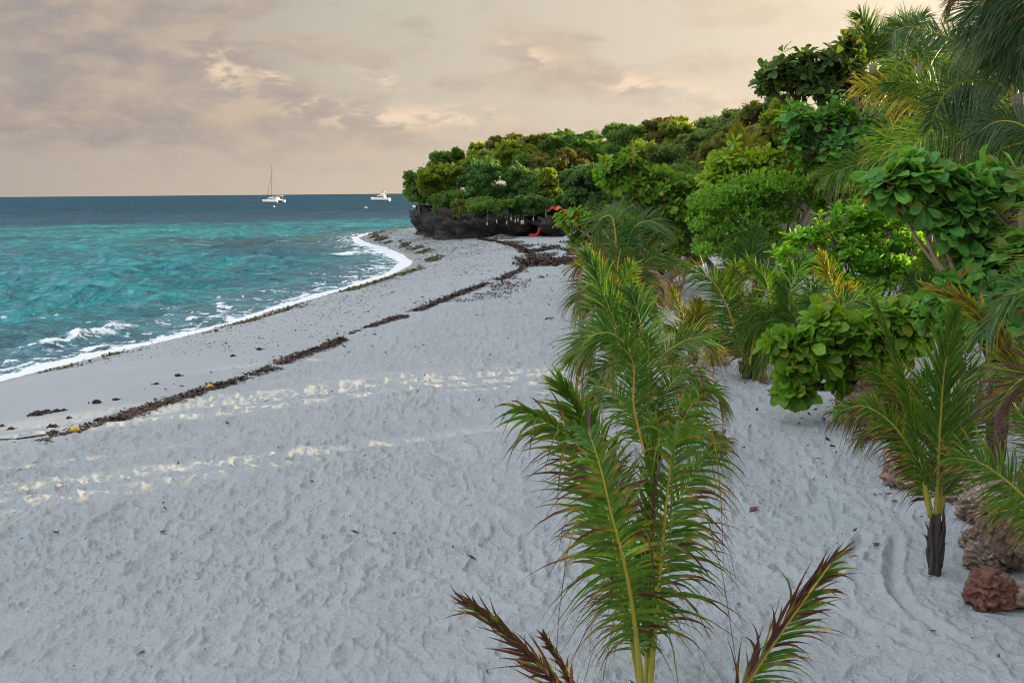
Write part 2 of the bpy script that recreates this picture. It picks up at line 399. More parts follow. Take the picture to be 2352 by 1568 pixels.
tq = mixc(nt, ramp(nt, noise(nt, 1.0, 4, gs), [(0.35, (0, 0, 0)), (0.65, (1, 1, 1))]), (0.002, 0.066, 0.094), (0.003, 0.215, 0.205))
tq = mixc(nt, val(nt, 'MULTIPLY', attr(nt, 'shallow'), 0.75), tq, (0.085, 0.165, 0.19))
tq = mixc(nt, val(nt, 'MULTIPLY', attr(nt, 'reef'), 0.8), tq, (0.022, 0.05, 0.055))
dp = mixc(nt, ramp(nt, noise(nt, 1.0, 5, worldpos(nt, (.08, .03, .05))), [(.35, (0, 0, 0)), (.65, (1, 1, 1))]), (0.004, 0.030, 0.058), (0.008, 0.056, 0.092))
wc = mixc(nt, attr(nt, 'deep'), tq, dp)
ch1 = noise(nt, 1.0, 6, worldpos(nt, (.20, .16, .2)), .7, .6); ch2 = noise(nt, 1.0, 5, worldpos(nt, (.85, .95, .9)), .7, .6)
chn = ramp(nt, val(nt, 'ADD', val(nt, 'MULTIPLY', ch1, .36), val(nt, 'MULTIPLY', ch2, .64)), [(.40, (.40, .42, .46)), (.52, (1, 1, 1)), (.62, (1.75, 1.7, 1.6))])  # light and dark wavelet faces put into the water colour
wc = mixc(nt, 1.0, wc, chn, 'MULTIPLY')
p = nd(nt, 'ShaderNodeMixShader'); df = nd(nt, 'ShaderNodeBsdfDiffuse'); gl = setin(nd(nt, 'ShaderNodeBsdfGlossy'), Roughness=.18)
L.new(wc, df.inputs['Color']); gl.inputs['Color'].default_value = (.78, .92, 1, 1)
fr = setin(nd(nt, 'ShaderNodeFresnel'), IOR=1.33)
# a wind-roughened sea hides its mirror at a distance: only the faces turned to the eye are seen
L.new(val(nt, 'MINIMUM', val(nt, 'MULTIPLY', fr.outputs[0], .8), val(nt, 'MULTIPLY_ADD', attr(nt, 'far'), -.14, .26)), p.inputs[0])
L.new(df.outputs[0], p.inputs[1]); L.new(gl.outputs[0], p.inputs[2])
b = setin(nd(nt, 'ShaderNodeBump'), Strength=1.0, Distance=0.42)
w1 = noise(nt, 1.0, 5, gm, .6, .4); w2 = noise(nt, 1.0, 4, worldpos(nt, (1.6, .9, 1)), .6); w3 = noise(nt, 1.0, 5, worldpos(nt, (.10, .045, .1)), .65)
hh = val(nt, 'ADD', val(nt, 'MULTIPLY', w1, 1.6), val(nt, 'ADD', val(nt, 'MULTIPLY', w2, .42), val(nt, 'MULTIPLY', val(nt, 'MULTIPLY', w3, attr(nt, 'far')), 7.0)))
L.new(hh, b.inputs['Height']); [L.new(b.outputs[0], q_.inputs['Normal']) for q_ in (df, gl, fr)]
fo = setin(nd(nt, 'ShaderNodeBsdfPrincipled'), Roughness=0.75); fo.inputs['Base Color'].default_value = (.74, .75, .75, 1)
fm = val(nt, 'ADD', attr(nt, 'foam'), val(nt, 'MULTIPLY', val(nt, 'SUBTRACT', noise(nt, 1.0, 6, worldpos(nt, (4.2, 3.4, 4)), .72), .5), 2.3))
fm = ramp(nt, fm, [(0.40, (0, 0, 0)), (0.72, (1, 1, 1))])
# thin wind-drawn streaks of foam between the crests
ws = noise(nt, 1.0, 6, worldpos(nt, (.34, 1.05, .5)), .68, .8); ws2 = noise(nt, 1.0, 3, worldpos(nt, (.05, .08, .05)))
stk = val(nt, 'MULTIPLY', ramp(nt, ws, [(.565, (0, 0, 0)), (.66, (1, 1, 1))]), ramp(nt, ws2, [(.36, (.12, .12, .12)), (.62, (.62, .62, .62))]))
stk = val(nt, 'MULTIPLY', stk, val(nt, 'MULTIPLY_ADD', attr(nt, 'deep'), -.75, 1.0))
L.new(mixc(nt, stk, wc, (.30, .45, .50)), df.inputs['Color'])
ff = val(nt, 'MULTIPLY', fm, ramp(nt, attr(nt, 'foam'), [(0.02, (0, 0, 0)), (.2, (1, 1, 1))]))
mx = nd(nt, 'ShaderNodeMixShader'); L.new(ff, mx.inputs[0]); L.new(p.outputs[0], mx.inputs[1]); L.new(fo.outputs[0], mx.inputs[2])
o = nd(nt, 'ShaderNodeOutputMaterial'); L.new(mx.outputs[0], o.inputs[0])
tag(mb.build('sea', m), kind='structure')
# ------------------------------------------------------------------ sky and sun
SUN_AZ, SUN_EL = math.radians(66), math.radians(8.6)     # azimuth from +Y towards +X
w = bpy.data.worlds.new('World'); bpy.context.scene.world = w; w.use_nodes = True
nt = w.node_tree; nt.nodes.clear(); L = nt.links
sky = nd(nt, 'ShaderNodeTexSky', sky_type='NISHITA'); sky.sun_disc = False
sky.sun_elevation = SUN_EL; sky.sun_rotation = SUN_AZ; sky.air_density = 1.0; sky.dust_density = 1.5; sky.ozone_density = 1.5
tc = nd(nt, 'ShaderNodeTexCoord'); sx = nd(nt, 'ShaderNodeSeparateXYZ'); L.new(tc.outputs['Generated'], sx.inputs[0])
x, y, z = sx.outputs
zc = val(nt, 'MAXIMUM', z, 0.0)
azf = val(nt, 'DIVIDE', x, val(nt, 'MAXIMUM', val(nt, 'ABSOLUTE', y), 0.05))       # tan of the azimuth from straight ahead
azf = val(nt, 'MINIMUM', val(nt, 'MAXIMUM', azf, -1.5), 1.5)
SK = 4.55      # sky values are physical: the background strength scales them back
def k(r, g_, b_): return (r * SK, g_ * SK, b_ * SK)
# clear air low over the sea: pale beige haze, greener and cooler higher, warm towards the sun
low = mixc(nt, ramp(nt, azf, [(0.0, (0, 0, 0)), (0.55, (1, 1, 1))]), k(.420, .375, .325), k(.74, .60, .43))
midc = mixc(nt, ramp(nt, azf, [(0.0, (0, 0, 0)), (0.5, (1, 1, 1))]), k(.36, .375, .325), k(.78, .66, .47))
azn = val(nt, 'MULTIPLY_ADD', azf, 0.5, 0.5)
low = mixc(nt, ramp(nt, azn, [(0.22, (0, 0, 0)), (0.8, (1, 1, 1))]), k(.455, .395, .345), k(.95, .78, .58))
midc = mixc(nt, ramp(nt, azn, [(0.25, (0, 0, 0)), (0.78, (1, 1, 1))]), k(.365, .375, .335), k(.97, .82, .63))
clear = mixc(nt, ramp(nt, z, [(0.02, (0, 0, 0)), (0.19, (1, 1, 1))]), low, midc)
# clouds: flat layer seen edge-on near the horizon
pz = val(nt, 'ADD', zc, 0.085)
u = val(nt, 'DIVIDE', x, pz); v = val(nt, 'DIVIDE', y, pz)
cv = nd(nt, 'ShaderNodeCombineXYZ'); L.new(u, cv.inputs[0]); L.new(v, cv.inputs[1])
st = nd(nt, 'ShaderNodeCombineXYZ'); L.new(val(nt, 'MULTIPLY', azf, 5.6), st.inputs[0]); L.new(val(nt, 'MULTIPLY', z, 15.0), st.inputs[1])
n1 = noise(nt, 0.9, 7, cv.outputs[0], 0.58, 0.35); n2 = noise(nt, 1.25, 6, st.outputs[0], 0.56, 0.4)
n4 = noise(nt, 2.9, 5, st.outputs[0], 0.56, 0.3)
def gauss(px, py, sx_, sy_, rot=0.0):
    d = ray(px, py); d = d / np.linalg.norm(d); a0 = d[0] / d[1]; z0 = d[2]
    da = val(nt, 'SUBTRACT', azf, float(a0)); dz = val(nt, 'SUBTRACT', z, float(z0))
    c, s = math.cos(rot), math.sin(rot)
    A = val(nt, 'DIVIDE', val(nt, 'ADD', val(nt, 'MULTIPLY', da, c), val(nt, 'MULTIPLY', dz, s)), sx_ / F)
    B = val(nt, 'DIVIDE', val(nt, 'ADD', val(nt, 'MULTIPLY', da, -s), val(nt, 'MULTIPLY', dz, c)), sy_ / F)
    e = val(nt, 'ADD', val(nt, 'MULTIPLY', A, A), val(nt, 'MULTIPLY', B, B))
    return val(nt, 'EXPONENT', val(nt, 'MULTIPLY', e, -1.0))
def total(gs):
    t = gs[0]
    for g_ in gs[1:]: t = val(nt, 'ADD', t, g_)
    return t
bank = total([gauss(120, 60, 340, 130), gauss(420, 130, 200, 85, -.35), gauss(560, 195, 170, 50, -.2), gauss(150, 270, 330, 60), gauss(1290, 150, 150, 50, -.15), gauss(700, 290, 420, 60), gauss(1480, 215, 160, 40, -.2)])
cov = val(nt, 'ADD', val(nt, 'MULTIPLY', bank, 0.20), val(nt, 'ADD', val(nt, 'MULTIPLY', n2, 0.75), val(nt, 'MULTIPLY', n1, 0.35)))
cmask = ramp(nt, cov, [(0.57, (0, 0, 0)), (0.68, (1, 1, 1))])
cmask = val(nt, 'MULTIPLY', cmask, ramp(nt, z, [(0.005, (0.1, .1, .1)), (0.06, (1, 1, 1))]))
shade = val(nt, 'ADD', val(nt, 'MULTIPLY', n4, 0.9), val(nt, 'MULTIPLY', n2, 0.35))
ccol = ramp(nt, shade, [(0.44, k(.325, .292, .285)), (0.60, k(.425, .355, .320)), (0.78, k(.56, .45, .345))])
lit = total([gauss(515, 160, 60, 40, -.5), gauss(625, 175, 42, 18, -.5), gauss(1210, 130, 70, 22, -.3), gauss(1430, 190, 55, 24, -.3), gauss(760, 255, 120, 24, -.15), gauss(990, 270, 160, 24), gauss(1580, 225, 120, 30, -.3), gauss(880, 180, 60, 16, -.3)])
litf = val(nt, 'MULTIPLY', lit, ramp(nt, n4, [(0.47, (0, 0, 0)), (0.56, (1, 1, 1))]), clamp=True)
warm = ramp(nt, azn, [(0.3, (0, 0, 0)), (0.72, (1, 1, 1))])
ccol = mixc(nt, warm, ccol, mixc(nt, shade, k(.56, .46, .36), k(.86, .70, .50)))
col = mixc(nt, val(nt, 'MULTIPLY', cmask, 0.82), clear, ccol)
col = mixc(nt, val(nt, 'MULTIPLY', litf, 0.62), col, k(1.08, .82, .58))
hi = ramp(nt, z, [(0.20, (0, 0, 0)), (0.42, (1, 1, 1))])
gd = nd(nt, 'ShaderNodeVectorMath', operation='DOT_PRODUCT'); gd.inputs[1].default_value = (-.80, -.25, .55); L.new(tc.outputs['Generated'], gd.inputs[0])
# the upper sky: out of view, brightened away from the sun to light the sand relief
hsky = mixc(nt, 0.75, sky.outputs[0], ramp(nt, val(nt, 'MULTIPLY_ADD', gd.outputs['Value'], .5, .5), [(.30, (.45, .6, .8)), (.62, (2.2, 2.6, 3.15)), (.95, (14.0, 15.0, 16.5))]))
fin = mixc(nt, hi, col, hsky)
# glow round the low sun, which stands outside the view to the right
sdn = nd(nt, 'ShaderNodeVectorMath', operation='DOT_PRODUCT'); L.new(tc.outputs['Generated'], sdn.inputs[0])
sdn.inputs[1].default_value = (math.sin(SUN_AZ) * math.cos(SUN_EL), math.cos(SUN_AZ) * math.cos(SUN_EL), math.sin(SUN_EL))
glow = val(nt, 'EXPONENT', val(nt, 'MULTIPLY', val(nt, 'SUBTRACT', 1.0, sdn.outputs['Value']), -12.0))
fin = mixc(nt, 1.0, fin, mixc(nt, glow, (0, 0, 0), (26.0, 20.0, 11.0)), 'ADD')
below = ramp(nt, z, [(0.0, (1, 1, 1)), (0.004, (0, 0, 0))])
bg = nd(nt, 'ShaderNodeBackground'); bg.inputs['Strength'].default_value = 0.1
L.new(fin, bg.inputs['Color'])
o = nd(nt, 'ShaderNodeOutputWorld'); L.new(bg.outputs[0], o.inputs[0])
sun = bpy.data.objects.new('sun', bpy.data.lights.new('sun', 'SUN')); C.objects.link(sun)
sun.data.energy = 5.0; sun.data.angle = math.radians(0.5); sun.data.color = (1.0, 0.80, 0.52)
sd_ = Vector((math.sin(SUN_AZ) * math.cos(SUN_EL), math.cos(SUN_AZ) * math.cos(SUN_EL), math.sin(SUN_EL)))
sun.rotation_euler = sd_.to_track_quat('Z', 'Y').to_euler()
sc = bpy.context.scene
sc.view_settings.view_transform = 'Standard'; sc.view_settings.look = 'None'; sc.view_settings.exposure = 1.12; sc.view_settings.gamma = 1
sc.cycles.filter_width = 1.05; sc.cycles.max_bounces = 6; sc.cycles.transparent_max_bounces = 4; sc.cycles.use_denoising = True
# ------------------------------------------------------------------ plant makers
M_PALM = leafmat('palm_leaf', (0.030, 0.105, 0.008), (0.095, 0.19, 0.016), trans=0.38)
M_PALM_BLUE = leafmat('palm_leaf_blue', (0.020, 0.085, 0.018), (0.075, 0.175, 0.034), trans=0.34)
M_PALM_DK = leafmat('palm_leaf_shaded', (0.018, 0.060, 0.020), (0.050, 0.110, 0.030), trans=0.18, rough=.4)  # darker palm leaf: shade on the upper right fronds put into the colour
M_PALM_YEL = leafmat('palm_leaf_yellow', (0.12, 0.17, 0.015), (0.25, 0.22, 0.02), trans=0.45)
M_RIB = simple('palm_midrib', (0.36, 0.33, 0.035), (0.28, 0.22, 0.03), 4, 0.45)
M_RIB_OR = simple('palm_midrib_orange', (0.50, 0.24, 0.03), (0.42, 0.27, 0.04), 4, 0.45)
M_RIB_DRY = simple('palm_midrib_dry', (0.20, 0.12, 0.04), (0.10, 0.05, 0.03), 8, 0.6)
M_PTRUNK = simple('palm_trunk', (0.075, 0.06, 0.05), (0.022, 0.018, 0.018), 5, 0.8, 0.6, 20, stretch=(3, 3, .5))
M_PTRUNK_TALL = simple('palm_trunk_tall', (0.26, 0.21, 0.17), (0.12, 0.09, 0.07), 3, 0.85, 0.5, 10, stretch=(1, 1, 5))
M_BARK = simple('bark', (0.20, 0.16, 0.12), (0.08, 0.06, 0.045), 4, 0.85, 0.6, 18, stretch=(2, 2, .6))
M_BARK_GREY = simple('bark_grey', (0.30, 0.27, 0.24), (0.14, 0.12, 0.11), 3, 0.85, 0.6, 14, stretch=(2.5, 2.5, .35))
M_HAIRY = simple('fibrous_bark', (0.33, 0.20, 0.12), (0.13, 0.075, 0.045), 6, 0.9, 0.9, 40, stretch=(3, 3, .3))
def leaflets(mb, O, D, U, Ln, W, droop, dry, wp, rnd, twist, K=6, curl=None):
    n = len(O); s = np.linspace(0, 1, K)
    side = nrm(np.cross(D, U)); side = nrm(np.cos(twist)[:, None] * side + np.sin(twist)[:, None] * nrm(np.cross(side, D)))
    c = O[:, None] + D[:, None] * (Ln[:, None] * s)[..., None]
    c = c - np.array([0, 0, 1.0]) * (droop[:, None] * Ln[:, None] * (.75 * s ** 2 + .5 * s ** 4))[..., None]
    if curl is not None: c = c + curl[:, None] * (Ln[:, None] * s ** 3)[..., None]
    w = (W[:, None] * np.asarray(wp)[None])[..., None] * side[:, None]
    v = np.stack([c - w, c + w], 2)
    i = np.arange(n)[:, None] * (2 * K) + np.arange(K - 1)[None] * 2
    q = np.stack([i, i + 1, i + 3, i + 2], -1).reshape(-1, 4)
    d = np.clip((s[None] - (1 - dry[:, None])) / 0.28, 0, 1)
    mb.add(v, q, dry=np.repeat(d[..., None], 2, 2).ravel(), rnd=np.repeat(rnd, 2 * K))
def frond(parent, org, pts, L=0.5, n=42, face=None, droop=0.3, dry=0.15, ang=(66, 22), width=0.021, t0=0.16, mat=None, rib=None, ribr=0.018, lift=0.15, fold=0.0, seed=0, ragged=0.1, label=None, sides=(-1, 1)):
    r = np.random.default_rng(seed + 1000)
    c = cat_curve(pts, 48); T = nrm(np.gradient(c, axis=0))
    if face is None: face = (0, -1, 0.25)
    face = np.asarray(face, float)
    mb = MB(); u = np.linspace(0, 1, 48); n0 = n
    for sg in sides:
        n = int(n0 * 1.8); t = np.linspace(t0, 0.995, n) + r.normal(0, .004, n); t = np.clip(t, 0, 1)
        O = np.stack([np.interp(t, u, c[:, k]) for k in range(3)], 1)
        Tt = nrm(np.stack([np.interp(t, u, T[:, k]) for k in range(3)], 1))
        S = nrm(np.cross(Tt, face) + 1e-6); Nn = np.cross(S, Tt)
        a = np.radians(np.interp(t, [t0, .5, 1], [ang[0], (ang[0] * .62 + ang[1] * .38), ang[1]]) + r.normal(0, 4, n))
        ln = L * np.interp((t - t0) / (1 - t0), [0, .12, .38, .72, 1], [.55, .82, 1, .8, .42]) * (1 + r.normal(0, .07, n))
        br = r.random(n) < ragged; ln = np.where(br, ln * r.uniform(.45, .9, n), ln)
        D = np.cos(a)[:, None] * Tt + np.sin(a)[:, None] * sg * S * (1 - fold) + (lift + fold * np.sin(a))[:, None] * Nn if np.ndim(lift) else np.cos(a)[:, None] * Tt + np.sin(a)[:, None] * sg * S * (1 - fold) + (lift + fold * np.sin(a)[:, None]) * Nn
        D = nrm(D + r.normal(0, .085, (n, 3))); sag = np.where(r.random(n) < .13, r.uniform(1.6, 3.2, n), 1.0)
        dd = np.clip(dry * (1 + r.normal(0, .55, n)) + .06 * r.random(n), 0, 1.3)
        cu = r.normal(0, .10, (n, 3)) * (0.4 + dry)
        leaflets(mb, O, D, Nn, ln, width * .47 * (1 + r.normal(0, .12, n)), droop * r.uniform(.5, 1.5, n) * sag, dd, [.55, 1, 1, .85, .6, .34, .05], r.random(n), r.normal(0, .38, n), 7, cu)
    f = mb.build('frond', mat or M_PALM, parent, org)
    if label: f['label'] = label
    rb = MB(); tube(rb, c, [ribr, ribr * .75, ribr * .45, ribr * .18], 5)
    rb.build('midrib', rib or M_RIB, f, org)
    return f
def px(pts, dy=None):
    return np.array([P(a, b, d) for a, b, d in pts])
def frond_px(parent, org, Y, pts, **kw):
    """pts: (px, py[, depth offset]) from the root of the frond to its tip"""
    q = np.array([P(p[0], p[1], Y + (p[2] if len(p) > 2 else 0.0)) for p in pts])
    return frond(parent, org, q, **kw)
def arc_frond(parent, org, c0, az, el, length, bend, **kw):
    t = np.linspace(0, 1, 7); h = np.array([math.cos(az), math.sin(az), 0])
    e = el - bend * t; dl = length / 6
    p = [np.array(c0, float)]
    for k in range(6): p.append(p[-1] + dl * (h * math.cos(e[k]) + np.array([0, 0, 1]) * math.sin(e[k])))
    return frond(parent, org, p, face=(0.0, 0, 1) if abs(el) < 1.3 else None, **kw)
def palm_base(parent, org, top, r=0.09, n=9, seed=0, mat=None, lean=0.0):
    """short trunk of overlapping old leaf bases"""
    g = np.random.default_rng(seed + 50); mb = MB(); org = np.asarray(org, float); top = np.asarray(top, float)
    tube(mb, [org - [0, 0, .15], org * .55 + top * .45, top], [r * 1.05, r * .9, r * .62], 9, 8)
    for k in range(n):
        a = k * 2.4 + g.random(); d = np.array([math.cos(a), math.sin(a), 0])
        z0 = g.uniform(0, .5); h = (top - org)
        p0 = org + h * z0 + d * r * .9; p1 = org + h * min(1.05, z0 + g.uniform(.3, .75)) + d * r * g.uniform(.95, 1.3)
        p2 = p1 + h * .12 + d * r * g.uniform(.2, .9)
        tube(mb, [p0, (p0 + p1) / 2 + d * .01, p1, p2], [r * .30, r * .36, r * .22, r * .03], 6, 8)
    return mb.build('trunk', mat or M_PTRUNK, parent, org)
# ---- broad leaves: stations s, half widths w, V fold
OBOV = (np.array([0, .12, .35, .62, .84, .96, 1.0]), np.array([.02, .045, .14, .235, .25, .14, .015]))
OVAL = (np.array([0, .2, .5, .8, 1.0]), np.array([.02, .18, .25, .17, .01]))
KITE = (np.array([0, .5, 1.0]), np.array([.02, .26, .02]))
def blades(mb, O, D, U, Ln, prof, rnd, droop, dry=0.0, fold=0.25, wscale=1.0, wave=0.0):
    n = len(O); s, w = prof; K = len(s)
    S = nrm(np.cross(D, U) + 1e-7); Nn = np.cross(S, D)
    c = O[:, None] + D[:, None] * (Ln[:, None] * s)[..., None] - Nn[:, None] * (Ln[:, None] * droop[:, None] * s ** 2)[..., None]
    ww = (Ln[:, None] * (w * wscale)[None])[..., None]
    up = fold * ww * Nn[:, None]
    wv = 0
    if wave:
        wv = (wave * Ln[:, None] * np.sin(s[None] * 9 + rnd[:, None] * 20))[..., None] * Nn[:, None]
    v = np.stack([c - ww * S[:, None] + up + wv, c, c + ww * S[:, None] + up - wv], 2)
    i = np.arange(n)[:, None] * (3 * K) + np.arange(K - 1)[None] * 3
    q = np.concatenate([np.stack([i, i + 1, i + 4, i + 3], -1).reshape(-1, 4), np.stack([i + 1, i + 2, i + 5, i + 4], -1).reshape(-1, 4)])
    mb.add(v, q, rnd=np.repeat(rnd, 3 * K), dry=np.repeat(np.broadcast_to(dry, (n,)), 3 * K))
def kites(mb, O, D, U, Ln, rnd, wr=0.3, dry=0.0):
    n = len(O); S = nrm(np.cross(D, U) + 1e-7)
    v = np.stack([O, O + D * (Ln * .55)[:, None] - S * (Ln * wr)[:, None], O + D * Ln[:, None], O + D * (Ln * .55)[:, None] + S * (Ln * wr)[:, None]], 1)
    mb.add(v, np.arange(4 * n).reshape(-1, 4), rnd=np.repeat(rnd, 4), dry=np.repeat(np.broadcast_to(dry, (n,)), 4))
def rand_dir(g, n, up=-1.0):
    z = g.uniform(up, 1, n); a = g.uniform(0, 2 * PI, n); r = np.sqrt(1 - z * z)
    return np.stack([r * np.cos(a), r * np.sin(a), z], 1)
def blob_px(b, Y, rot=None):
    """(px, py, radius px x, radius px y, depth offset) -> world centre and radii"""
    y = Y + (b[4] if len(b) > 4 else 0)
    c = P(b[0], b[1], y); s = np.linalg.norm(c - [0, 0, CAMZ]) / math.hypot(F, math.hypot(b[0] - CX, b[1] - CY))
    return c, np.array([b[2] * s, (b[2] + b[3]) * .5 * s, b[3] * s])
def limbs(mb, base, cents, r, g, fork=0.55, twigs=5, radii=None, k=6):
    base = np.asarray(base, float); m = np.mean([c for c in cents], axis=0)
    fk = base + (m - base) * fork; fk[:2] = base[:2] + (m[:2] - base[:2]) * fork * .6
    mid = (base + fk) / 2 + g.normal(0, .06, 3) * np.linalg.norm(fk - base) * [1, 1, 0]
    tube(mb, [base - [0, 0, .2], mid, fk], [r * 1.15, r * .9, r * .75], 8, 9)
    for i, c in enumerate(cents):
        q = (fk + c) / 2 + g.normal(0, .08, 3) * np.linalg.norm(c - fk); q[2] -= .1 * np.linalg.norm(c - fk) * .5
        tube(mb, [fk, q, c], [r * .6, r * .4, r * .2], k, 8)
        for j in range(twigs):
            e = c + rand_dir(g, 1, -.2)[0] * (radii[i] if radii is not None else .5) * g.uniform(.5, .9)
            st = q + (c - q) * g.uniform(.2, 1)
            tube(mb, [st, (st + e) / 2 + g.normal(0, .05, 3), e], [r * .2, r * .13, r * .05], 4, 5)
def broad_tree(name, label, cat, base, Y, blobs, nros, leaf, mat, r=0.08, group=None, prof=OBOV, k=8, dens=None, dry=0.012, elev=(35, 88), seed=0, bark=None, droop=(.05, .45), wave=.02, updir=.7, fork=.55, twigs=5, wsc=1.0):
    g = np.random.default_rng(seed + 300)
    t = thing(name, base, label, cat, group)
    B = [blob_px(b, Y) for b in blobs]
    area = np.array([(b[1][0] * b[1][2]) for b in B]); pr = area / area.sum()
    mb = MB(); tr = MB(); nsp = max(len(B) * 2, nros // 6); ch = np.r_[np.arange(len(B)), np.arange(len(B)), g.choice(len(B), nsp - 2 * len(B), p=pr)]
    O = []; ax = []
    for b_ in ch:      # leafy sprays: a twig curving outwards and up, rosettes along its outer half
        c, rr = B[b_]; d = rand_dir(g, 1, -.6)[0]; st = c + rand_dir(g, 1)[0] * rr * .25
        en = c + d * rr * g.uniform(.75, 1.22) + [0, 0, .12 * rr[2]]
        tw = cat_curve([st, (st + en) / 2 - [0, 0, .14 * rr.mean()], en], 9); tube(tr, tw, [r * .16, r * .10, r * .05], 4)
        nr = g.integers(4, 8)
        for q in np.linspace(.42, 1, nr):
            k_ = min(8, int(q * 8)); T_ = tw[k_] - tw[max(0, k_ - 1)]; T_ = T_ / max(np.linalg.norm(T_), 1e-6)
            O.append(tw[k_] + g.normal(0, .10, 3) * rr.mean() * (1.25 - q)); ax.append(.65 * T_ + [0, 0, updir * .75] + g.normal(0, .38, 3))
    O = np.array(O); ax = nrm(np.array(ax)); nros = len(O)
    ref = nrm(np.cross(ax, rand_dir(g, nros))); ref2 = np.cross(ax, ref)
    tone = g.random(nros)
    for j in range(k):
        a = j * 2.399 + g.normal(0, .25, nros); e = np.radians(g.uniform(*elev, nros))
        rd = np.cos(a)[:, None] * ref + np.sin(a)[:, None] * ref2
        D = nrm(np.cos(e)[:, None] * ax + np.sin(e)[:, None] * rd - np.array([0, 0, .22]) + g.normal(0, .16, (nros, 3)))
        ln = leaf * g.uniform(.45, 1.15, nros) * (.8 + .3 * tone)
        dr = np.where(g.random(nros) < dry, g.uniform(.35, .8, nros), np.where(g.random(nros) < .09, g.uniform(.05, .28, nros), 0))
        blades(mb, O + D * leaf * .1, D, ax, ln, prof, np.clip(.6 * tone + .4 * g.random(nros), 0, 1), g.uniform(*droop, nros), dr, .28, wsc, wave)
    mb.build('crown', mat, t, base)
    limbs(tr, base, [b[0] for b in B], r, g, fork, twigs, [b[1].mean() for b in B])
    tr.build('trunk', bark or M_BARK, t, base)
    return t
def fine_tree(name, label, cat, base, Y, blobs, nleaf, leaf, mat, r=0.15, group=None, seed=0, lumps=14, lumpr=.42, bark=None, twigs=3, open_=0.0, fork=.5, wr=.3, shell=.5):
    g = np.random.default_rng(seed + 600)
    t = thing(name, base, label, cat, group)
    B = [blob_px(b, Y) for b in blobs]; mb = MB()
    area = np.array([(b[1][0] * b[1][2]) for b in B]); pr = area / area.sum()
    for (c, rr), p_ in zip(B, pr):
        nl = max(9, int(lumps * 1.9 * (p_ * len(B)) ** .8))
        ld = rand_dir(g, nl, -.55); lc = c + ld * rr * g.uniform(.45, 1.12, nl)[:, None]; lr = rr.mean() * lumpr * .62 * g.uniform(.4, 1.4, nl)
        lt = g.random(nl)
        n = int(nleaf * p_); w = lr ** 2; i = g.choice(nl, n, p=w / w.sum())
        d = rand_dir(g, n, -.5); q = g.random(n) ** shell
        O = lc[i] + d * (lr[i] * q)[:, None] * [1.15, 1.15, .85]
        D = nrm(d * .7 + g.normal(0, .65, (n, 3)) + [0, 0, .15]); U = nrm(d + g.normal(0, .75, (n, 3)) + [0, 0, .6])
        kites(mb, O, D, U, leaf * g.uniform(.6, 1.3, n), np.clip(.66 * lt[i] + .26 * g.random(n) + .16 * ss(-.3, .9, (O[:, 2] - c[2]) / rr[2]), 0, 1), wr)  # upper leaves get a lighter tone, standing in for light on crown tops
    for c, rr in B:
        for b_ in range(7):
            d = rand_dir(g, 1, -.1)[0]; st = c + d * rr * .85; e = c + d * rr * g.uniform(1.1, 1.32) + [0, 0, .08 * rr[2]]; n = 26
            O = st + (e - st) * g.random((n, 1)) + g.normal(0, .45 * leaf, (n, 3)); D = nrm((e - st) / np.linalg.norm(e - st) + g.normal(0, .7, (n, 3)))
            kites(mb, O, D, nrm(g.normal(0, .6, (n, 3)) + [0, 0, .8]), leaf * g.uniform(.6, 1.2, n), g.random(n), wr)
    mb.build('crown', mat, t, base, smooth=False)
    tr = MB(); limbs(tr, base, [b[0] for b in B], r, g, fork, twigs, [b[1].mean() for b in B])
    tr.build('trunk', bark or M_BARK, t, base)
    return t
def rock(name, label, c, r, seed=0, mat=None, group=None, flat=.8, sink=.15, cat='rock', sub=5):
    import bmesh
    bm = bmesh.new(); bmesh.ops.create_icosphere(bm, subdivisions=sub, radius=1.0)
    v = np.array([x.co[:] for x in bm.verts]); f = np.array([[l.index for l in x.verts] for x in bm.faces]); bm.free()
    r = np.asarray(r, float) * np.ones(3); g = np.random.default_rng(seed + 9)
    o = g.uniform(0, 50, 3)
    lump = .45 + .75 * n3(v * 1.2 + o, 1) + .5 * n3(v * 2.9 + o, 4)
    hole = n3(v * 6.5 + o, 9); hole2 = n3(v * 12 + o, 11)
    v = v * (lump - .24 * ss(.50, .62, hole) - .10 * ss(.5, .65, hole2))[:, None] * r
    v[:, 2] *= flat
    ob = MB().add(v, None, f, pit=ss(.5, .66, hole)).build(name, mat or M_ROCK)
    ob.location = [c[0], c[1], c[2] + r[2] * (flat - sink)]
    ob.rotation_euler = (0, 0, g.uniform(0, 6))
    return tag(ob, label, cat, group)
def rockmat(name, a, b, c):
    m, nt, N, L = newmat(name)
    p = setin(nd(nt, 'ShaderNodeBsdfPrincipled'), Roughness=.9); wp = worldpos(nt)
    col = mixc(nt, ramp(nt, noise(nt, 4, 6, wp, .65), [(.35, (0, 0, 0)), (.65, (1, 1, 1))]), a, b)
    col = mixc(nt, ramp(nt, noise(nt, 11, 5, wp, .6), [(.52, (0, 0, 0)), (.66, (1, 1, 1))]), col, c)
    v = nd(nt, 'ShaderNodeTexVoronoi'); v.inputs['Scale'].default_value = 16; L.new(wp, v.inputs['Vector'])
    L.new(col, p.inputs['Base Color'])
    bn = setin(nd(nt, 'ShaderNodeBump'), Strength=1.0, Distance=.05)
    L.new(val(nt, 'ADD', noise(nt, 18, 6, wp, .7), v.outputs['Distance']), bn.inputs['Height']); L.new(bn.outputs[0], p.inputs['Normal'])
    o = nd(nt, 'ShaderNodeOutputMaterial'); L.new(p.outputs[0], o.inputs[0]); return m
M_ROCK = rockmat('coral_rock', (0.29, 0.20, 0.14), (0.18, 0.11, 0.08), (0.42, 0.37, 0.30))
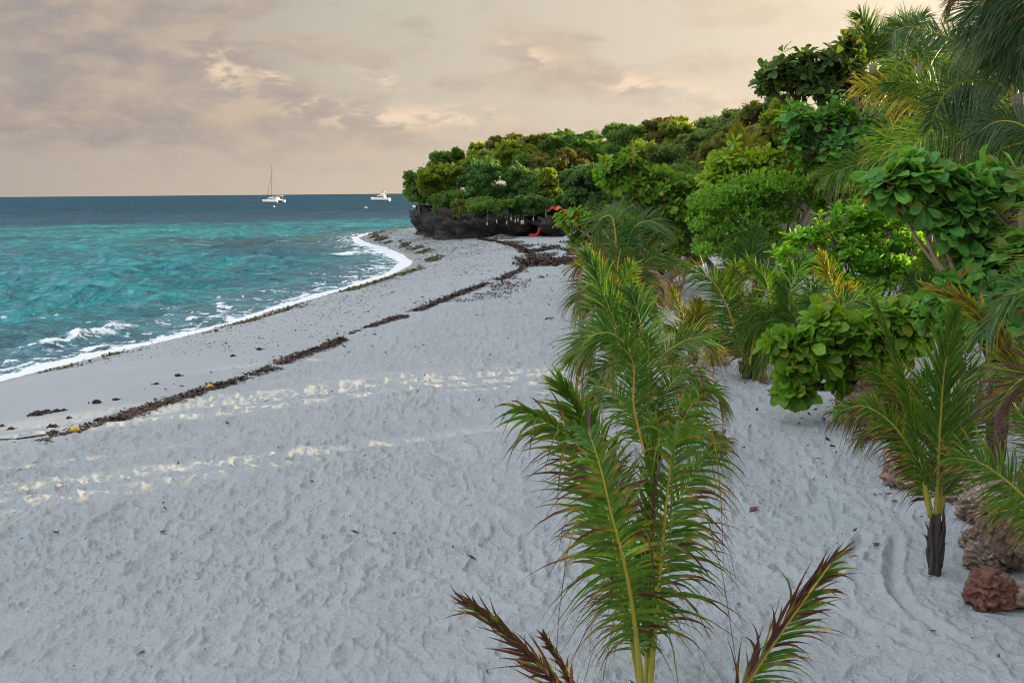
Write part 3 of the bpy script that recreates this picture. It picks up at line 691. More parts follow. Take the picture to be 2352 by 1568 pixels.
M_ROCK_PALE = rockmat('coral_rock_pale', (0.40, 0.31, 0.24), (0.27, 0.15, 0.11), (0.5, 0.45, 0.38))
M_ROCK_RED = rockmat('coral_rock_red', (0.24, 0.105, 0.065), (0.16, 0.06, 0.045), (0.30, 0.19, 0.12))
M_CLIFF = rockmat('cliff_rock', (0.036, 0.029, 0.026), (0.016, 0.014, 0.015), (0.13, 0.10, 0.066))
# ------------------------------------------------------------------ headland cliff (undercut coral rock)
cp = np.array([G(px_, py_)[:2] for px_, py_ in [(1300, 540), (1240, 541), (1180, 544), (1100, 548), (1040, 550), (1000, 547)]])
lip_l = P(944, 505, cp[-1][1] + 4)[:2]
path = np.vstack([[30, cp[0][1] + 2], [18, cp[0][1] + 1], cp, lip_l + [1.2, 2], lip_l + [1.0, 10], [2, cp[-1][1] + 26], [30, cp[-1][1] + 34]])
pc = cat_curve(np.c_[path, np.zeros(len(path))], 420)[:, :2]
tn = nrm(np.gradient(pc, axis=0)); outn = np.stack([-tn[:, 1], tn[:, 0]], 1) * -1
cen = np.array([12, cp[-1][1] + 12]); outn *= np.where(((pc - cen) * outn).sum(1) > 0, 1, -1)[:, None]
prof_z = np.linspace(-.6, 1, 34); Hc = 3.35
rows = []
for z in prof_z:
    zz = z * Hc
    o_ = np.interp(z, [-.6, 0, .12, .35, .62, .85, 1], [.3, .3, .1, -.45, .15, .8, .4])
    rows.append(np.c_[pc + outn * o_, np.full(len(pc), zz)])
for inset, zz in ((1.5, Hc + .15), (4, Hc + .3), (9, Hc + .4), (18, Hc + .4)):
    rows.append(np.c_[pc + (cen - pc) * min(.98, inset / 18), np.full(len(pc), zz)])
G_ = np.array(rows)
a_ = n3(G_ * .55, 3) - .5; b_ = n3(G_ * 1.7 + 4, 5) - .5; c_ = n3(G_ * 4.5 + 9, 7) - .5
amt = (2.0 * a_ + 1.9 * b_ + 1.0 * c_)
on = np.zeros_like(G_); on[..., :2] = outn[None]; on[-4:, :, :2] *= .2; on[-6:, :, 2] += .8
G_ = G_ + on * amt[..., None]
top_h = np.interp(pc[:, 0], [lip_l[0], lip_l[0] + 2, -5, 4, 12], [.9, 1.0, .95, .8, .7])
G_[..., 2] = np.where(G_[..., 2] > 0, G_[..., 2] * top_h[None], G_[..., 2])
mb = MB(); mb.add(G_, grid_quads(G_.shape[0], G_.shape[1]))
tag(mb.build('cliff', M_CLIFF), kind='structure')
# ------------------------------------------------------------------ trees of the headland and the hill behind
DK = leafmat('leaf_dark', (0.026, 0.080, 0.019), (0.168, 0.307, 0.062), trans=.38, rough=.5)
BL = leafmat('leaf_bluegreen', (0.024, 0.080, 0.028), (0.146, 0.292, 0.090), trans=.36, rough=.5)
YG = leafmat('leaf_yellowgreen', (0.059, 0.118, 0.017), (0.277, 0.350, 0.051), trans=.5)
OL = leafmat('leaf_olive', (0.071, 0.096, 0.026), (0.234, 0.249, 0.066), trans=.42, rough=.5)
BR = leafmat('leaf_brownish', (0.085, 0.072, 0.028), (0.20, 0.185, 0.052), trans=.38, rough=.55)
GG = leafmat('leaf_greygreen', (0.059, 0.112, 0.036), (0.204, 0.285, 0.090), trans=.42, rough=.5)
HG = 'trees on the headland above the dark cliff'
RG = 'trees on the hill behind the beach'
def crown(px_, py_, rx, ry, g):
    """a main blob with side lobes so that the outline is uneven"""
    b = [(px_, py_ + ry * .15, rx * .8, ry * .72, 0), (px_, py_ + ry * .75, rx * .9, ry * .75, 0)]
    for k in range(8):
        a = g.uniform(-.5, PI + .5); q = g.uniform(.45, .92); w_ = g.uniform(.26, .52)
        b.append((px_ + math.cos(a) * rx * q, py_ - math.sin(a) * ry * q * .9, rx * w_, ry * w_ * g.uniform(.7, 1.1), g.uniform(-1.5, 1.2) * rx / 45))
    return b
HT = [  # px, py, rx, ry, depth, material, label
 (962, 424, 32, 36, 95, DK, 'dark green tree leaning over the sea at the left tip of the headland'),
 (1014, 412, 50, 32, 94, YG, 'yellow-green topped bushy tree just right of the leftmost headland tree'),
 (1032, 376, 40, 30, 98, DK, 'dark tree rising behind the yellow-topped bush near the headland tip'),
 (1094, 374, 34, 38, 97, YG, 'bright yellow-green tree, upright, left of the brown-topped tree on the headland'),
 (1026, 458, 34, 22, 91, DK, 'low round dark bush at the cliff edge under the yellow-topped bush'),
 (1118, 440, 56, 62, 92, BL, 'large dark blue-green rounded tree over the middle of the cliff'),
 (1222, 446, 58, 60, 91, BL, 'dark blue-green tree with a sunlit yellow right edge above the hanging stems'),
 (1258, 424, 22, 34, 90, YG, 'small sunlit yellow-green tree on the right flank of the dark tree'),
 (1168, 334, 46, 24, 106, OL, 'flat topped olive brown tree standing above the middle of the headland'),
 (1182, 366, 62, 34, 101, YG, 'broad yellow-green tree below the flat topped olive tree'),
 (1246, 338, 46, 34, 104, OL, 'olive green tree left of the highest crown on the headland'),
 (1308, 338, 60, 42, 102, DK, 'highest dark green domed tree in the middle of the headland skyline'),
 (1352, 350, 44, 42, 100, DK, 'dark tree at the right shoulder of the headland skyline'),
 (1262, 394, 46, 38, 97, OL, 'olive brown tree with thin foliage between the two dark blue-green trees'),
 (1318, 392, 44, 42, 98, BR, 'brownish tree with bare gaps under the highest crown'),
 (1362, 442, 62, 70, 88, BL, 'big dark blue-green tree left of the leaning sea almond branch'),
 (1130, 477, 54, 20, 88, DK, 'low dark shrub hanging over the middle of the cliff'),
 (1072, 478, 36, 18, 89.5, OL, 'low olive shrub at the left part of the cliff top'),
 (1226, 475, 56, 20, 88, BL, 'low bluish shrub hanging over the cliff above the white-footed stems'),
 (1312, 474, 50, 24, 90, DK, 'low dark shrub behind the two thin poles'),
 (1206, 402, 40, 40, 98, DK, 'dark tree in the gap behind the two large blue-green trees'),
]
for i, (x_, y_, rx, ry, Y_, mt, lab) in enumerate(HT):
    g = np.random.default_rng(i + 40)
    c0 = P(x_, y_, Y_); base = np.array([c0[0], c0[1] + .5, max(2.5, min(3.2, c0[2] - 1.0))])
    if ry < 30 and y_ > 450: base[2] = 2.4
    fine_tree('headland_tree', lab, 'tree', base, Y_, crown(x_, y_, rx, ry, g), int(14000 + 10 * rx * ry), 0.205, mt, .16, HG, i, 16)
RT = [
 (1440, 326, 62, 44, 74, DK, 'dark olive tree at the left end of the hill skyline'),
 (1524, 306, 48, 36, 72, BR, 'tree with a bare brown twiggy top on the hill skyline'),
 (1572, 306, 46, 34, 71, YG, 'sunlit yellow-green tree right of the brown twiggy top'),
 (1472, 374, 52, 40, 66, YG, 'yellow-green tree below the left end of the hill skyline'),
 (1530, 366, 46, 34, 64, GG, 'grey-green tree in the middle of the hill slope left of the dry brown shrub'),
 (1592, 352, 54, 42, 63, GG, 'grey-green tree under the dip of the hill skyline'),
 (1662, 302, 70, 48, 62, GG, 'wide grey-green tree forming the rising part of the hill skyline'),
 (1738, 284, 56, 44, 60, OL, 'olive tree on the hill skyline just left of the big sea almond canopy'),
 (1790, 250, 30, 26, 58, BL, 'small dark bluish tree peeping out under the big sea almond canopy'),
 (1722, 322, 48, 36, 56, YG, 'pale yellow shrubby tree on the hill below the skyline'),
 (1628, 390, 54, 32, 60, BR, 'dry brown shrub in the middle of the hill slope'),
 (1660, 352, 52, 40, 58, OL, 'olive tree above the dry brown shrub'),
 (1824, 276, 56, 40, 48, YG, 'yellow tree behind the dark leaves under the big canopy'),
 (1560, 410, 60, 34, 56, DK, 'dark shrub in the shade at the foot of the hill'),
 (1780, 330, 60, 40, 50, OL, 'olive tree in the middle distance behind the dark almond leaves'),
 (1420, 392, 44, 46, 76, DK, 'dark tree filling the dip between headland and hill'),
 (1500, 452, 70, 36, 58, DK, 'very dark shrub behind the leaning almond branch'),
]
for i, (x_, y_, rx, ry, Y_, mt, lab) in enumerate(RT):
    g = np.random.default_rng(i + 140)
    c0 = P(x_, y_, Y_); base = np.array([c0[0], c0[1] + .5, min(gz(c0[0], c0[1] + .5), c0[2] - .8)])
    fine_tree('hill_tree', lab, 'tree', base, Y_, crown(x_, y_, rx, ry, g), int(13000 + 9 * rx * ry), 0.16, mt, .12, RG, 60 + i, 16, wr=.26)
# wood added out of view on the hill to shade the beach
g = np.random.default_rng(77); mb = MB()
for k in range(190):
    yy = g.uniform(-6, 96); xx = np.interp(yy, [-6, 10, 20, 35, 50, 70, 82, 96], [16, 15, 16.5, 20, 24, 26, 24, 14]) + abs(g.normal(0, 12))
    if xx / max(yy, .1) < .50 and yy < 60: xx = max(xx, yy * .50 + g.uniform(0, 10) + 3)
    if any(abs((yy - b_ - .445 * (xx - a_)) * .913) < w_ + .5 for a_, b_, w_ in SUN_GAPS): continue
    zg = gz(xx, yy); h = g.uniform(1.6, 4.6); rr = np.array([1, 1, .8]) * g.uniform(1.5, 2.9)
    c = np.array([xx, yy, zg + h * .7]); n = 420
    lc = c + rand_dir(g, 12, -.4) * rr * .7; i = g.integers(0, 12, n); d = rand_dir(g, n, -.5)
    O = lc[i] + d * (rr.mean() * .45 * g.random(n) ** .5)[:, None]
    kites(mb, O, nrm(d + g.normal(0, .5, (n, 3))), nrm(d + [0, 0, .6]), g.uniform(.4, .9, n), g.random(n), .34)
wd = mb.build('shade_woodland', DK, smooth=False); tag(wd, 'unseen wood of green trees added on the hill to shade the beach', 'wood', kind='stuff')
# ------------------------------------------------------------------ palms, nearest first
def face_at(az, el=.25): return (math.sin(az), -math.cos(az), el)
PG = 'young coconut palms planted in the sand'
# the big foreground palm
b = G(1484, 1690); Y1 = 6.2
t = thing('coconut_palm', b, 'largest foreground young coconut palm with yellow midribs and brown leaf tips', 'palm', PG)
palm_base(t, b, P(1482, 1585, b[1]), .07, 8, 1)
A = dict(width=.029, L=.58)
frond_px(t, b, Y1, [(1474, 1590), (1460, 1447, -.1), (1438, 1312, -.2), (1406, 1186, -.25), (1379, 1073, -.2), (1352, 990, -.1)], face=(-.05, -1, .3), droop=.72, dry=.54, n=34, ribr=.022, ang=(78, 34), t0=.24, seed=1, **A)
frond_px(t, b, Y1 + .25, [(1492, 1590), (1512, 1357, .05), (1536, 1100, .1), (1560, 985, .1), (1612, 890, .05)], face=(.25, -1, .3), droop=.8, dry=.5, n=34, ribr=.022, ang=(76, 30), t0=.2, seed=2, width=.030, L=.70, ragged=.25)
frond_px(t, b, Y1 + .5, [(1470, 1585), (1452, 1480), (1415, 1267, .1), (1372, 1097, .2), (1310, 1005, .2), (1195, 940, .1)], face=(-.3, -1, .5), droop=.40, dry=.42, n=30, ang=(64, 20), t0=.3, seed=3, **A)
frond_px(t, b, Y1 + .65, [(1478, 1585), (1440, 1400, .2), (1395, 1130, .3), (1352, 1000, .3), (1292, 885, .2)], face=(-.2, -1, .2), droop=.22, dry=.22, n=40, ang=(54, 16), t0=.35, seed=4, **A)
frond_px(t, b, Y1 + .3, [(1483, 1585), (1492, 1300, .1), (1498, 1120, .1), (1504, 985, .1)], face=(-.6, -1, 0), droop=.16, dry=.15, n=44, ang=(40, 10), t0=.12, seed=5, width=.019, L=.46, fold=.4)
frond_px(t, b, Y1 + .6, [(1490, 1585), (1500, 1400, .2), (1540, 1200, .5), (1600, 1080, .8), (1660, 1010, 1.0)], face=(.3, -1, .4), droop=.6, dry=.5, n=28, ang=(70, 24), t0=.25, seed=6, **A)
frond_px(t, b, Y1 + .1, [(1478, 1590), (1466, 1490, .1), (1450, 1400, .25), (1400, 1330, .4)], face=(-.3, -1, .5), droop=.5, dry=.6, n=22, ang=(70, 30), t0=.35, seed=7, width=.016, L=.42)
# the palm whose dried fronds rise at the bottom edge
b2 = np.array([*P(1490, 1900, 4.3)[:2], 0]); b2[2] = gz(*b2[:2]); Y2 = 4.3
t = thing('coconut_palm', b2, 'nearest coconut palm, only its brown dried fronds rising at the bottom edge', 'palm', PG)
palm_base(t, b2, P(1490, 1810, Y2), .08, 8, 2)
D_ = dict(rib=M_RIB_DRY, width=.017)
frond_px(t, b2, Y2, [(1470, 1830), (1370, 1680), (1265, 1555), (1160, 1450), (1072, 1380)], face=(-.3, -1, .6), L=.26, droop=.12, dry=1.25, n=26, ang=(32, 12), t0=.3, seed=11, fold=.2, label='brown shrivelled frond', ragged=.4, **D_)
frond_px(t, b2, Y2 + .1, [(1476, 1830), (1390, 1690), (1310, 1560), (1252, 1462)], face=(-.3, -1, .3), L=.14, droop=.1, dry=1.2, n=18, ang=(24, 10), t0=.4, seed=12, label='brown shrivelled frond', **D_)
frond_px(t, b2, Y2, [(1512, 1830), (1640, 1690), (1722, 1560), (1810, 1430), (1925, 1272)], face=(.4, -1, .2), L=.30, droop=.30, dry=.55, n=34, ang=(52, 14), t0=.36, seed=13, sides=(1,), mat=M_PALM, width=.018)
frond_px(t, b2, Y2 - .02, [(1510, 1830), (1632, 1690), (1712, 1565), (1800, 1435), (1905, 1290)], face=(.3, -1, .1), L=.34, droop=.02, dry=1.1, n=24, ang=(40, 10), t0=.40, seed=14, sides=(-1,), label='half dried brown frond', ragged=.3, **D_)
# second palm of the row
b = G(1500, 1075); Y = b[1]
t = thing('coconut_palm', b, 'second young palm in the row, olive fronds rising behind the largest foreground palm', 'palm', PG)
palm_base(t, b, P(1498, 1010, Y), .09, 8, 3)
A = dict(L=.55, width=.021, ribr=.022)
frond_px(t, b, Y - .3, [(1480, 1040), (1456, 930), (1457, 850), (1445, 815), (1420, 790)], droop=0.16, dry=.2, n=42, ang=(58, 26), t0=.08, seed=21, rib=M_RIB_OR, mat=M_PALM, **A)
frond_px(t, b, Y, [(1495, 1040), (1490, 930), (1489, 850), (1489, 772)], droop=0.18, dry=.2, n=42, ang=(56, 24), t0=.08, seed=22, mat=M_PALM, **A)
frond_px(t, b, Y, [(1500, 1040), (1516, 960), (1536, 890), (1570, 860), (1612, 880)], face=(.2, -1, .5), droop=0.36, dry=.4, n=38, seed=23, **A)
frond_px(t, b, Y + .3, [(1500, 1040), (1540, 960, .2), (1590, 905, .3), (1640, 900, .4), (1664, 935, .5)], face=(.2, -1, .8), droop=0.43, dry=.45, n=36, seed=24, **A)
frond_px(t, b, Y + .3, [(1490, 1040), (1450, 960, .2), (1410, 905, .3), (1372, 890, .4), (1350, 930, .4)], face=(-.2, -1, .8), droop=0.36, dry=.4, n=34, seed=25, **A)
frond_px(t, b, Y - .2, [(1500, 1045), (1540, 1000), (1600, 985), (1655, 1010)], face=(.1, -1, 1), droop=0.43, dry=.5, n=30, seed=27, **A)
# third palm
b = G(1482, 925); Y = b[1]
t = thing('coconut_palm', b, 'third young palm in the row with spreading dark green fan over the pale trunks', 'palm', PG)
palm_base(t, b, P(1480, 850, Y), .11, 8, 4)
A = dict(L=.78, width=.030, ribr=.026, mat=M_PALM_BLUE)
frond_px(t, b, Y, [(1476, 860), (1474, 790), (1470, 738), (1448, 665)], droop=0.14, dry=.12, n=40, ang=(58, 22), t0=.1, seed=31, **A)
frond_px(t, b, Y + .2, [(1470, 860), (1440, 790), (1410, 735), (1368, 622), (1348, 585)], face=(-.4, -1, .2), droop=0.11, dry=.2, n=40, ang=(46, 14), seed=32, **A)
frond_px(t, b, Y - .3, [(1470, 860), (1440, 795), (1400, 765), (1355, 775), (1322, 820)], face=(-.1, -1, .8), droop=0.22, dry=.25, n=34, ang=(60, 22), seed=33, L=.9, width=.034, ribr=.026, mat=M_PALM)
frond_px(t, b, Y + .4, [(1486, 860), (1530, 810), (1580, 780), (1622, 775), (1640, 800)], face=(.2, -1, .8), droop=0.36, dry=.42, n=36, seed=35, L=.8, width=.026, ribr=.024, mat=M_PALM)
frond_px(t, b, Y + .2, [(1484, 860), (1540, 840), (1590, 850), (1625, 890)], face=(.1, -1, 1), droop=0.43, dry=.5, n=30, seed=37, L=.7, width=.026, mat=M_PALM)
frond_px(t, b, Y - .2, [(1474, 860), (1430, 830), (1390, 840), (1365, 880)], face=(-.1, -1, 1), droop=0.36, dry=.4, n=30, seed=38, L=.7, width=.028, mat=M_PALM)
# pale thin trunk left of it
b = G(1402, 893); Y = b[1]
t = thing('coconut_palm', b, 'slender palm with pale yellow trunk standing left of the third palm', 'palm', PG)
mb = MB(); tube(mb, [b - [0, 0, .1], P(1404, 830, Y), P(1412, 755, Y)], [.085, .07, .06], 9, 10)
mb.build('trunk', simple('pale_trunk', (.42, .30, .14), (.26, .17, .09), 3, .8, .4, 15, stretch=(1, 1, 4)), t, b)
A = dict(L=.62, width=.022, ribr=.022)
for k, (pts, dr, s_) in enumerate([([(1412, 765), (1395, 715), (1375, 690), (1340, 700)], .4, 41), ([(1412, 765), (1400, 690), (1392, 640), (1372, 600)], .2, 42), ([(1412, 765), (1440, 715), (1470, 700), (1500, 715)], .4, 43), ([(1412, 765), (1380, 745), (1350, 765), (1335, 810)], .6, 44), ([(1412, 765), (1425, 700), (1432, 650), (1450, 610)], .2, 45)]):
    frond_px(t, b, Y, pts, droop=dr, dry=.3, n=36, seed=s_, face=(0, -1, .5), **A)
# fourth palm with the orange midribs
b = G(1386, 802); Y = b[1]
t = thing('coconut_palm', b, 'tall young palm with upright orange midribs left of the hairy almond trunk', 'palm', PG)
palm_base(t, b, P(1405, 700, Y), .12, 8, 5)
A = dict(L=.95, width=.030, ribr=.042)
frond_px(t, b, Y - .2, [(1416, 690), (1416, 614), (1414, 540), (1404, 498), (1380, 503), (1362, 530)], droop=0.40, dry=.14, n=36, ang=(70, 40), t0=.15, seed=51, lift=-.15, rib=M_RIB_OR, mat=M_PALM_BLUE, **A)
frond_px(t, b, Y - .4, [(1420, 700), (1420, 655), (1419, 610), (1425, 575)], droop=0.36, dry=.3, n=22, ang=(66, 40), t0=.5, seed=52, lift=-.15, rib=M_RIB_OR, **A)
frond_px(t, b, Y, [(1420, 700), (1434, 600), (1452, 530), (1486, 508), (1530, 520)], face=(.2, -1, .5), droop=0.40, dry=.15, n=42, seed=53, mat=M_PALM_BLUE, **A)
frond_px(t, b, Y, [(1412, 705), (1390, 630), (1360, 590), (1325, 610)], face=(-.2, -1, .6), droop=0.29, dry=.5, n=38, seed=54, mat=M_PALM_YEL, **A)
frond_px(t, b, Y + .3, [(1422, 700), (1460, 630), (1500, 592), (1545, 605)], face=(.2, -1, .6), droop=0.36, dry=.35, n=40, seed=55, **A)
frond_px(t, b, Y + .2, [(1424, 705), (1450, 668), (1475, 660), (1498, 685)], face=(.2, -1, .9), droop=0.36, dry=.4, n=38, seed=56, mat=M_PALM, **A)
frond_px(t, b, Y - .2, [(1412, 705), (1380, 660), (1350, 655), (1322, 690)], face=(-.2, -1, .9), droop=0.36, dry=.4, n=34, seed=57, **A)
frond_px(t, b, Y + .2, [(1418, 700), (1440, 620), (1446, 560), (1440, 520)], face=(.6, -1, 0), droop=0.18, dry=.1, n=40, ang=(40, 12), seed=58, mat=M_PALM_BLUE, **A)
# small yellow palm
b = G(1592, 838); Y = b[1]
t = thing('coconut_palm', b, 'small yellowish palm on white sand right of the hairy almond trunk', 'palm', PG)
palm_base(t, b, P(1592, 805, Y), .08, 7, 6)
A = dict(L=.55, width=.020, ribr=.018)
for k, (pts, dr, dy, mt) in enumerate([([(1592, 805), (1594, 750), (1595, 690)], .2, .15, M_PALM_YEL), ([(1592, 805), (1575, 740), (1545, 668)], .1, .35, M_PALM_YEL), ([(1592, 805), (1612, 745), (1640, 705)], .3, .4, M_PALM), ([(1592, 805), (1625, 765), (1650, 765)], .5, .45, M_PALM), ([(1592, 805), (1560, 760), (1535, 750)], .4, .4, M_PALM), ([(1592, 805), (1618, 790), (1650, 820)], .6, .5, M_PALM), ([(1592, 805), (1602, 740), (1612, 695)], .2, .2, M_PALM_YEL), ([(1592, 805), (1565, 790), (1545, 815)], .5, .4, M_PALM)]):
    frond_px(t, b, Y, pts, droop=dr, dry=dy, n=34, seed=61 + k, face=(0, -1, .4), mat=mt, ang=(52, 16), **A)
# palm with the long frond leaning left over the sand
b = G(1722, 866); Y = b[1]
t = thing('coconut_palm', b, 'palm with a long arching frond leaning left, its dark stump beside the straw pile', 'palm', PG)
palm_base(t, b, P(1719, 832, Y), .16, 8, 7)
A = dict(L=.78, width=.024, ribr=.030)
frond_px(t, b, Y - .2, [(1716, 835), (1690, 757), (1664, 690), (1632, 642), (1568, 608)], face=(-.3, -1, .7), droop=0.30, dry=.28, n=46, ang=(66, 22), t0=.22, seed=71, rib=M_RIB_OR, mat=M_PALM, **A)
frond_px(t, b, Y, [(1722, 835), (1726, 740), (1700, 680), (1662, 650)], face=(-.2, -1, .6), droop=0.29, dry=.35, n=42, seed=72, **A)
frond_px(t, b, Y + .3, [(1724, 835), (1745, 750), (1785, 690), (1830, 680)], face=(.2, -1, .5), droop=0.29, dry=.2, n=42, seed=73, mat=M_PALM_BLUE, **A)
frond_px(t, b, Y - .3, [(1724, 838), (1740, 795), (1775, 770), (1822, 776)], face=(.1, -1, .5), droop=0.36, dry=.15, n=42, ang=(70, 26), seed=74, mat=M_PALM, **A)
frond_px(t, b, Y - .4, [(1722, 838), (1735, 770), (1768, 735), (1800, 735)], face=(.1, -1, .4), droop=0.29, dry=.1, n=42, seed=75, mat=M_PALM, **A)
frond_px(t, b, Y + .2, [(1718, 835), (1700, 740), (1685, 670), (1690, 610)], droop=0.22, dry=.3, n=42, seed=76, **A)
frond_px(t, b, Y, [(1716, 838), (1690, 790), (1660, 770), (1628, 790)], face=(-.1, -1, .9), droop=0.36, dry=.4, n=36, seed=77, **A)
# palms behind the almond saplings
def palm_px(nm, label, base, top, Y, fr, r=.1, seed=0, L=.7, width=.024, tall=False, n=40, grp=PG, base_kw=None):
    t = thing('coconut_palm', base, label, 'palm', grp)
    if tall:
        mb = MB(); e = P(*top, Y); mid = (np.asarray(base) + e) / 2 + [r * 1.5, 0, 0]
        tube(mb, [base - np.array([0, 0, .2]), mid, e], [r * 1.4, r, r * .8], 10, 24)
        mb.build('trunk', M_PTRUNK_TALL, t, base)
    else: palm_base(t, base, P(*top, Y), r, 8, seed)
    for k, f in enumerate(fr):
        o = dict(L=L, width=width, n=n, droop=0.22, dry=.15, ribr=.026, face=(0, -1, .4)); pts = f[0]; o.update(base_kw or {}); o.update(f[1] if len(f) > 1 else {})
        frond_px(t, base, Y, pts, seed=seed * 20 + k + 400, **o)
    return t
BLU = dict(mat=M_PALM_BLUE); YEL = dict(mat=M_PALM_YEL, dry=.25)
b = G(1850, 872)
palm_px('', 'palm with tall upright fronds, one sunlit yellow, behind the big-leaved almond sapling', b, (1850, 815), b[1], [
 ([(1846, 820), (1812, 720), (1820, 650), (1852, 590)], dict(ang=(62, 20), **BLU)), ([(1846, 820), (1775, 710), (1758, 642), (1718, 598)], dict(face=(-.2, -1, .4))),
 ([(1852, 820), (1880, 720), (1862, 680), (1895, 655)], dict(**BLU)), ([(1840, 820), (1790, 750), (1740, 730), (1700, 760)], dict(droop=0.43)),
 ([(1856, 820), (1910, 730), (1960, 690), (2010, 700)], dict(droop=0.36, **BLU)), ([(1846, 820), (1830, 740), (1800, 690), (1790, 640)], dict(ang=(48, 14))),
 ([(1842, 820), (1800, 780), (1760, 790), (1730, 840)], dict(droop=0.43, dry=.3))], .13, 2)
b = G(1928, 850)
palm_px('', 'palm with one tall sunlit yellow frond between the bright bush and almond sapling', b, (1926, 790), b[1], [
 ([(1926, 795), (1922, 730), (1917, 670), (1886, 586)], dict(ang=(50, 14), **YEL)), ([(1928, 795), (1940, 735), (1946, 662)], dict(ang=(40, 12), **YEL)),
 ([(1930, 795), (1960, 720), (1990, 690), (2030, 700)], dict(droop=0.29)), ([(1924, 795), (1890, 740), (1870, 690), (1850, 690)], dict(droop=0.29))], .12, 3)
b = G(1738, 700); b = np.array([*P(1735, 660, 27)[:2], 0]); b[2] = gz(*b[:2])
palm_px('', 'dark palm frond cluster rising left of the bright green rosette bush', b, (1735, 640), 27, [
 ([(1732, 650), (1724, 600), (1735, 534)], dict(ang=(56, 20), L=.9, **BLU)), ([(1732, 650), (1705, 610), (1690, 570)], dict(**BLU, L=.9)), ([(1734, 650), (1760, 600), (1790, 580)], dict(**BLU, L=.9)), ([(1732, 650), (1690, 620), (1650, 630)], dict(droop=0.43, L=.9))], .12, 4)
b = np.array([*P(1515, 600, 38)[:2], 0]); b[2] = gz(*b[:2])
palm_px('', 'grey-green palm whose drooping fronds show under the leaning almond branch', b, (1516, 570), 38, [
 ([(1516, 580), (1515, 520), (1513, 468), (1490, 462)], dict(droop=0.43, L=1.2, width=.035, ang=(70, 40), rib=M_RIB_OR, **BLU)), ([(1516, 580), (1490, 520), (1466, 500), (1440, 520)], dict(droop=0.43, L=1.1, width=.035, **BLU)), ([(1516, 580), (1545, 520), (1570, 500), (1590, 530)], dict(droop=0.43, L=1.1, width=.035, **BLU))], .14, 5)
b = np.array([*P(1365, 540, 44)[:2], 0]); b[2] = gz(*b[:2])
palm_px('', 'narrow palm with spiky upright leaf tips poking above the left almond leaves', b, (1365, 520), 44, [([(1365, 530), (1362, 490), (1360, 452)], dict(ang=(20, 6), L=.8, **BLU)), ([(1365, 530), (1376, 490), (1384, 470)], dict(ang=(20, 6), L=.7, **BLU)), ([(1365, 530), (1440, 478), (1475, 470), (1500, 490)], dict(**BLU))], .1, 6)
b = np.array([*P(1705, 420, 42)[:2], 0]); b[2] = gz(*b[:2])
palm_px('', 'sunlit pale palm spear rising behind the red-leaved almond crown', b, (1700, 400), 42, [([(1700, 420), (1698, 360), (1694, 298)], dict(ang=(26, 8), L=1.3, width=.04, mat=M_PALM_YEL)), ([(1700, 420), (1712, 350), (1740, 318)], dict(face=(.3, -1, .2), L=1.2, width=.035, mat=M_PALM_YEL)), ([(1700, 420), (1570, 400), (1540, 410)], dict(droop=0.22, L=.9))], .12, 7)
b = np.array([*P(2180, 700, 16)[:2], 0]); b[2] = gz(*b[:2])
palm_px('', 'palm with two upright fronds right of the bright rosette bush', b, (2172, 690), 16, [([(2170, 700), (2160, 640), (2126, 585)], dict(ang=(46, 14), L=.6)), ([(2172, 700), (2176, 650), (2195, 610)], dict(L=.6)), ([(2168, 700), (2130, 680), (2092, 640)], dict(L=.6, **BLU)), ([(2172, 700), (2215, 660), (2240, 640)], dict(L=.6, droop=0.36))], .1, 8)
b = np.array([*P(2310, 720, 13)[:2], 0]); b[2] = gz(*b[:2])
palm_px('', 'bluish palm fan behind the thin tan trunk at the right', b, (2300, 660), 13, [([(2300, 660), (2282, 595), (2250, 545)], dict(L=.5, **BLU)), ([(2302, 660), (2300, 600), (2306, 540)], dict(L=.5, **BLU)), ([(2302, 660), (2330, 610), (2360, 590)], dict(L=.5, **BLU)), ([(2300, 660), (2265, 640), (2240, 660)], dict(L=.45, **BLU))], .1, 9)
# foreground palm at the right with the dark stump
b = G(2148, 1316); Y = b[1]
t = thing('coconut_palm', b, 'young palm with dark leaf-sheath stump and tall green frond at the right', 'palm', PG)
palm_base(t, b, P(2152, 1180, Y), .062, 12, 8)
A = dict(width=.020, ribr=.022, t0=.14)
frond_px(t, b, Y, [(2150, 1185), (2154, 1078), (2160, 965), (2168, 859), (2180, 792), (2194, 716)], droop=0.05, dry=.10, n=58, ang=(46, 14), L=.68, seed=81, mat=M_PALM, **A)
frond_px(t, b, Y - .2, [(2136, 1187), (2116, 1066), (2094, 945), (2066, 836), (2038, 760), (2012, 700)], face=(-.9, -1, .1), droop=0.09, dry=.20, n=42, ang=(24, 8), L=.42, seed=82, fold=.5, **A)
frond_px(t, b, Y - .1, [(2138, 1170), (2122, 1106), (2090, 1030), (2040, 965), (1979, 932), (1918, 948)], face=(-.2, -1, .8), droop=0.36, dry=.5, n=44, ang=(58, 24), L=.42, seed=83, **A)
frond_px(t, b, Y + .3, [(2162, 1180), (2180, 1066), (2212, 985), (2246, 935), (2290, 925)], face=(.2, -1, .4), droop=0.25, dry=.25, n=44, L=.48, seed=84, **A)
frond_px(t, b, Y + .1, [(2138, 1185), (2110, 1100), (2060, 1005), (2015, 985), (1975, 1005)], face=(-.2, -1, .9), droop=0.43, dry=.6, n=38, L=.36, seed=85, **A)
frond_px(t, b, Y + .2, [(2156, 1190), (2168, 1050), (2196, 920), (2236, 850)], face=(.3, -1, .2), droop=0.11, dry=.15, n=46, ang=(46, 14), L=.5, seed=88, mat=M_PALM_BLUE, **A)
b = G(2082, 1064)
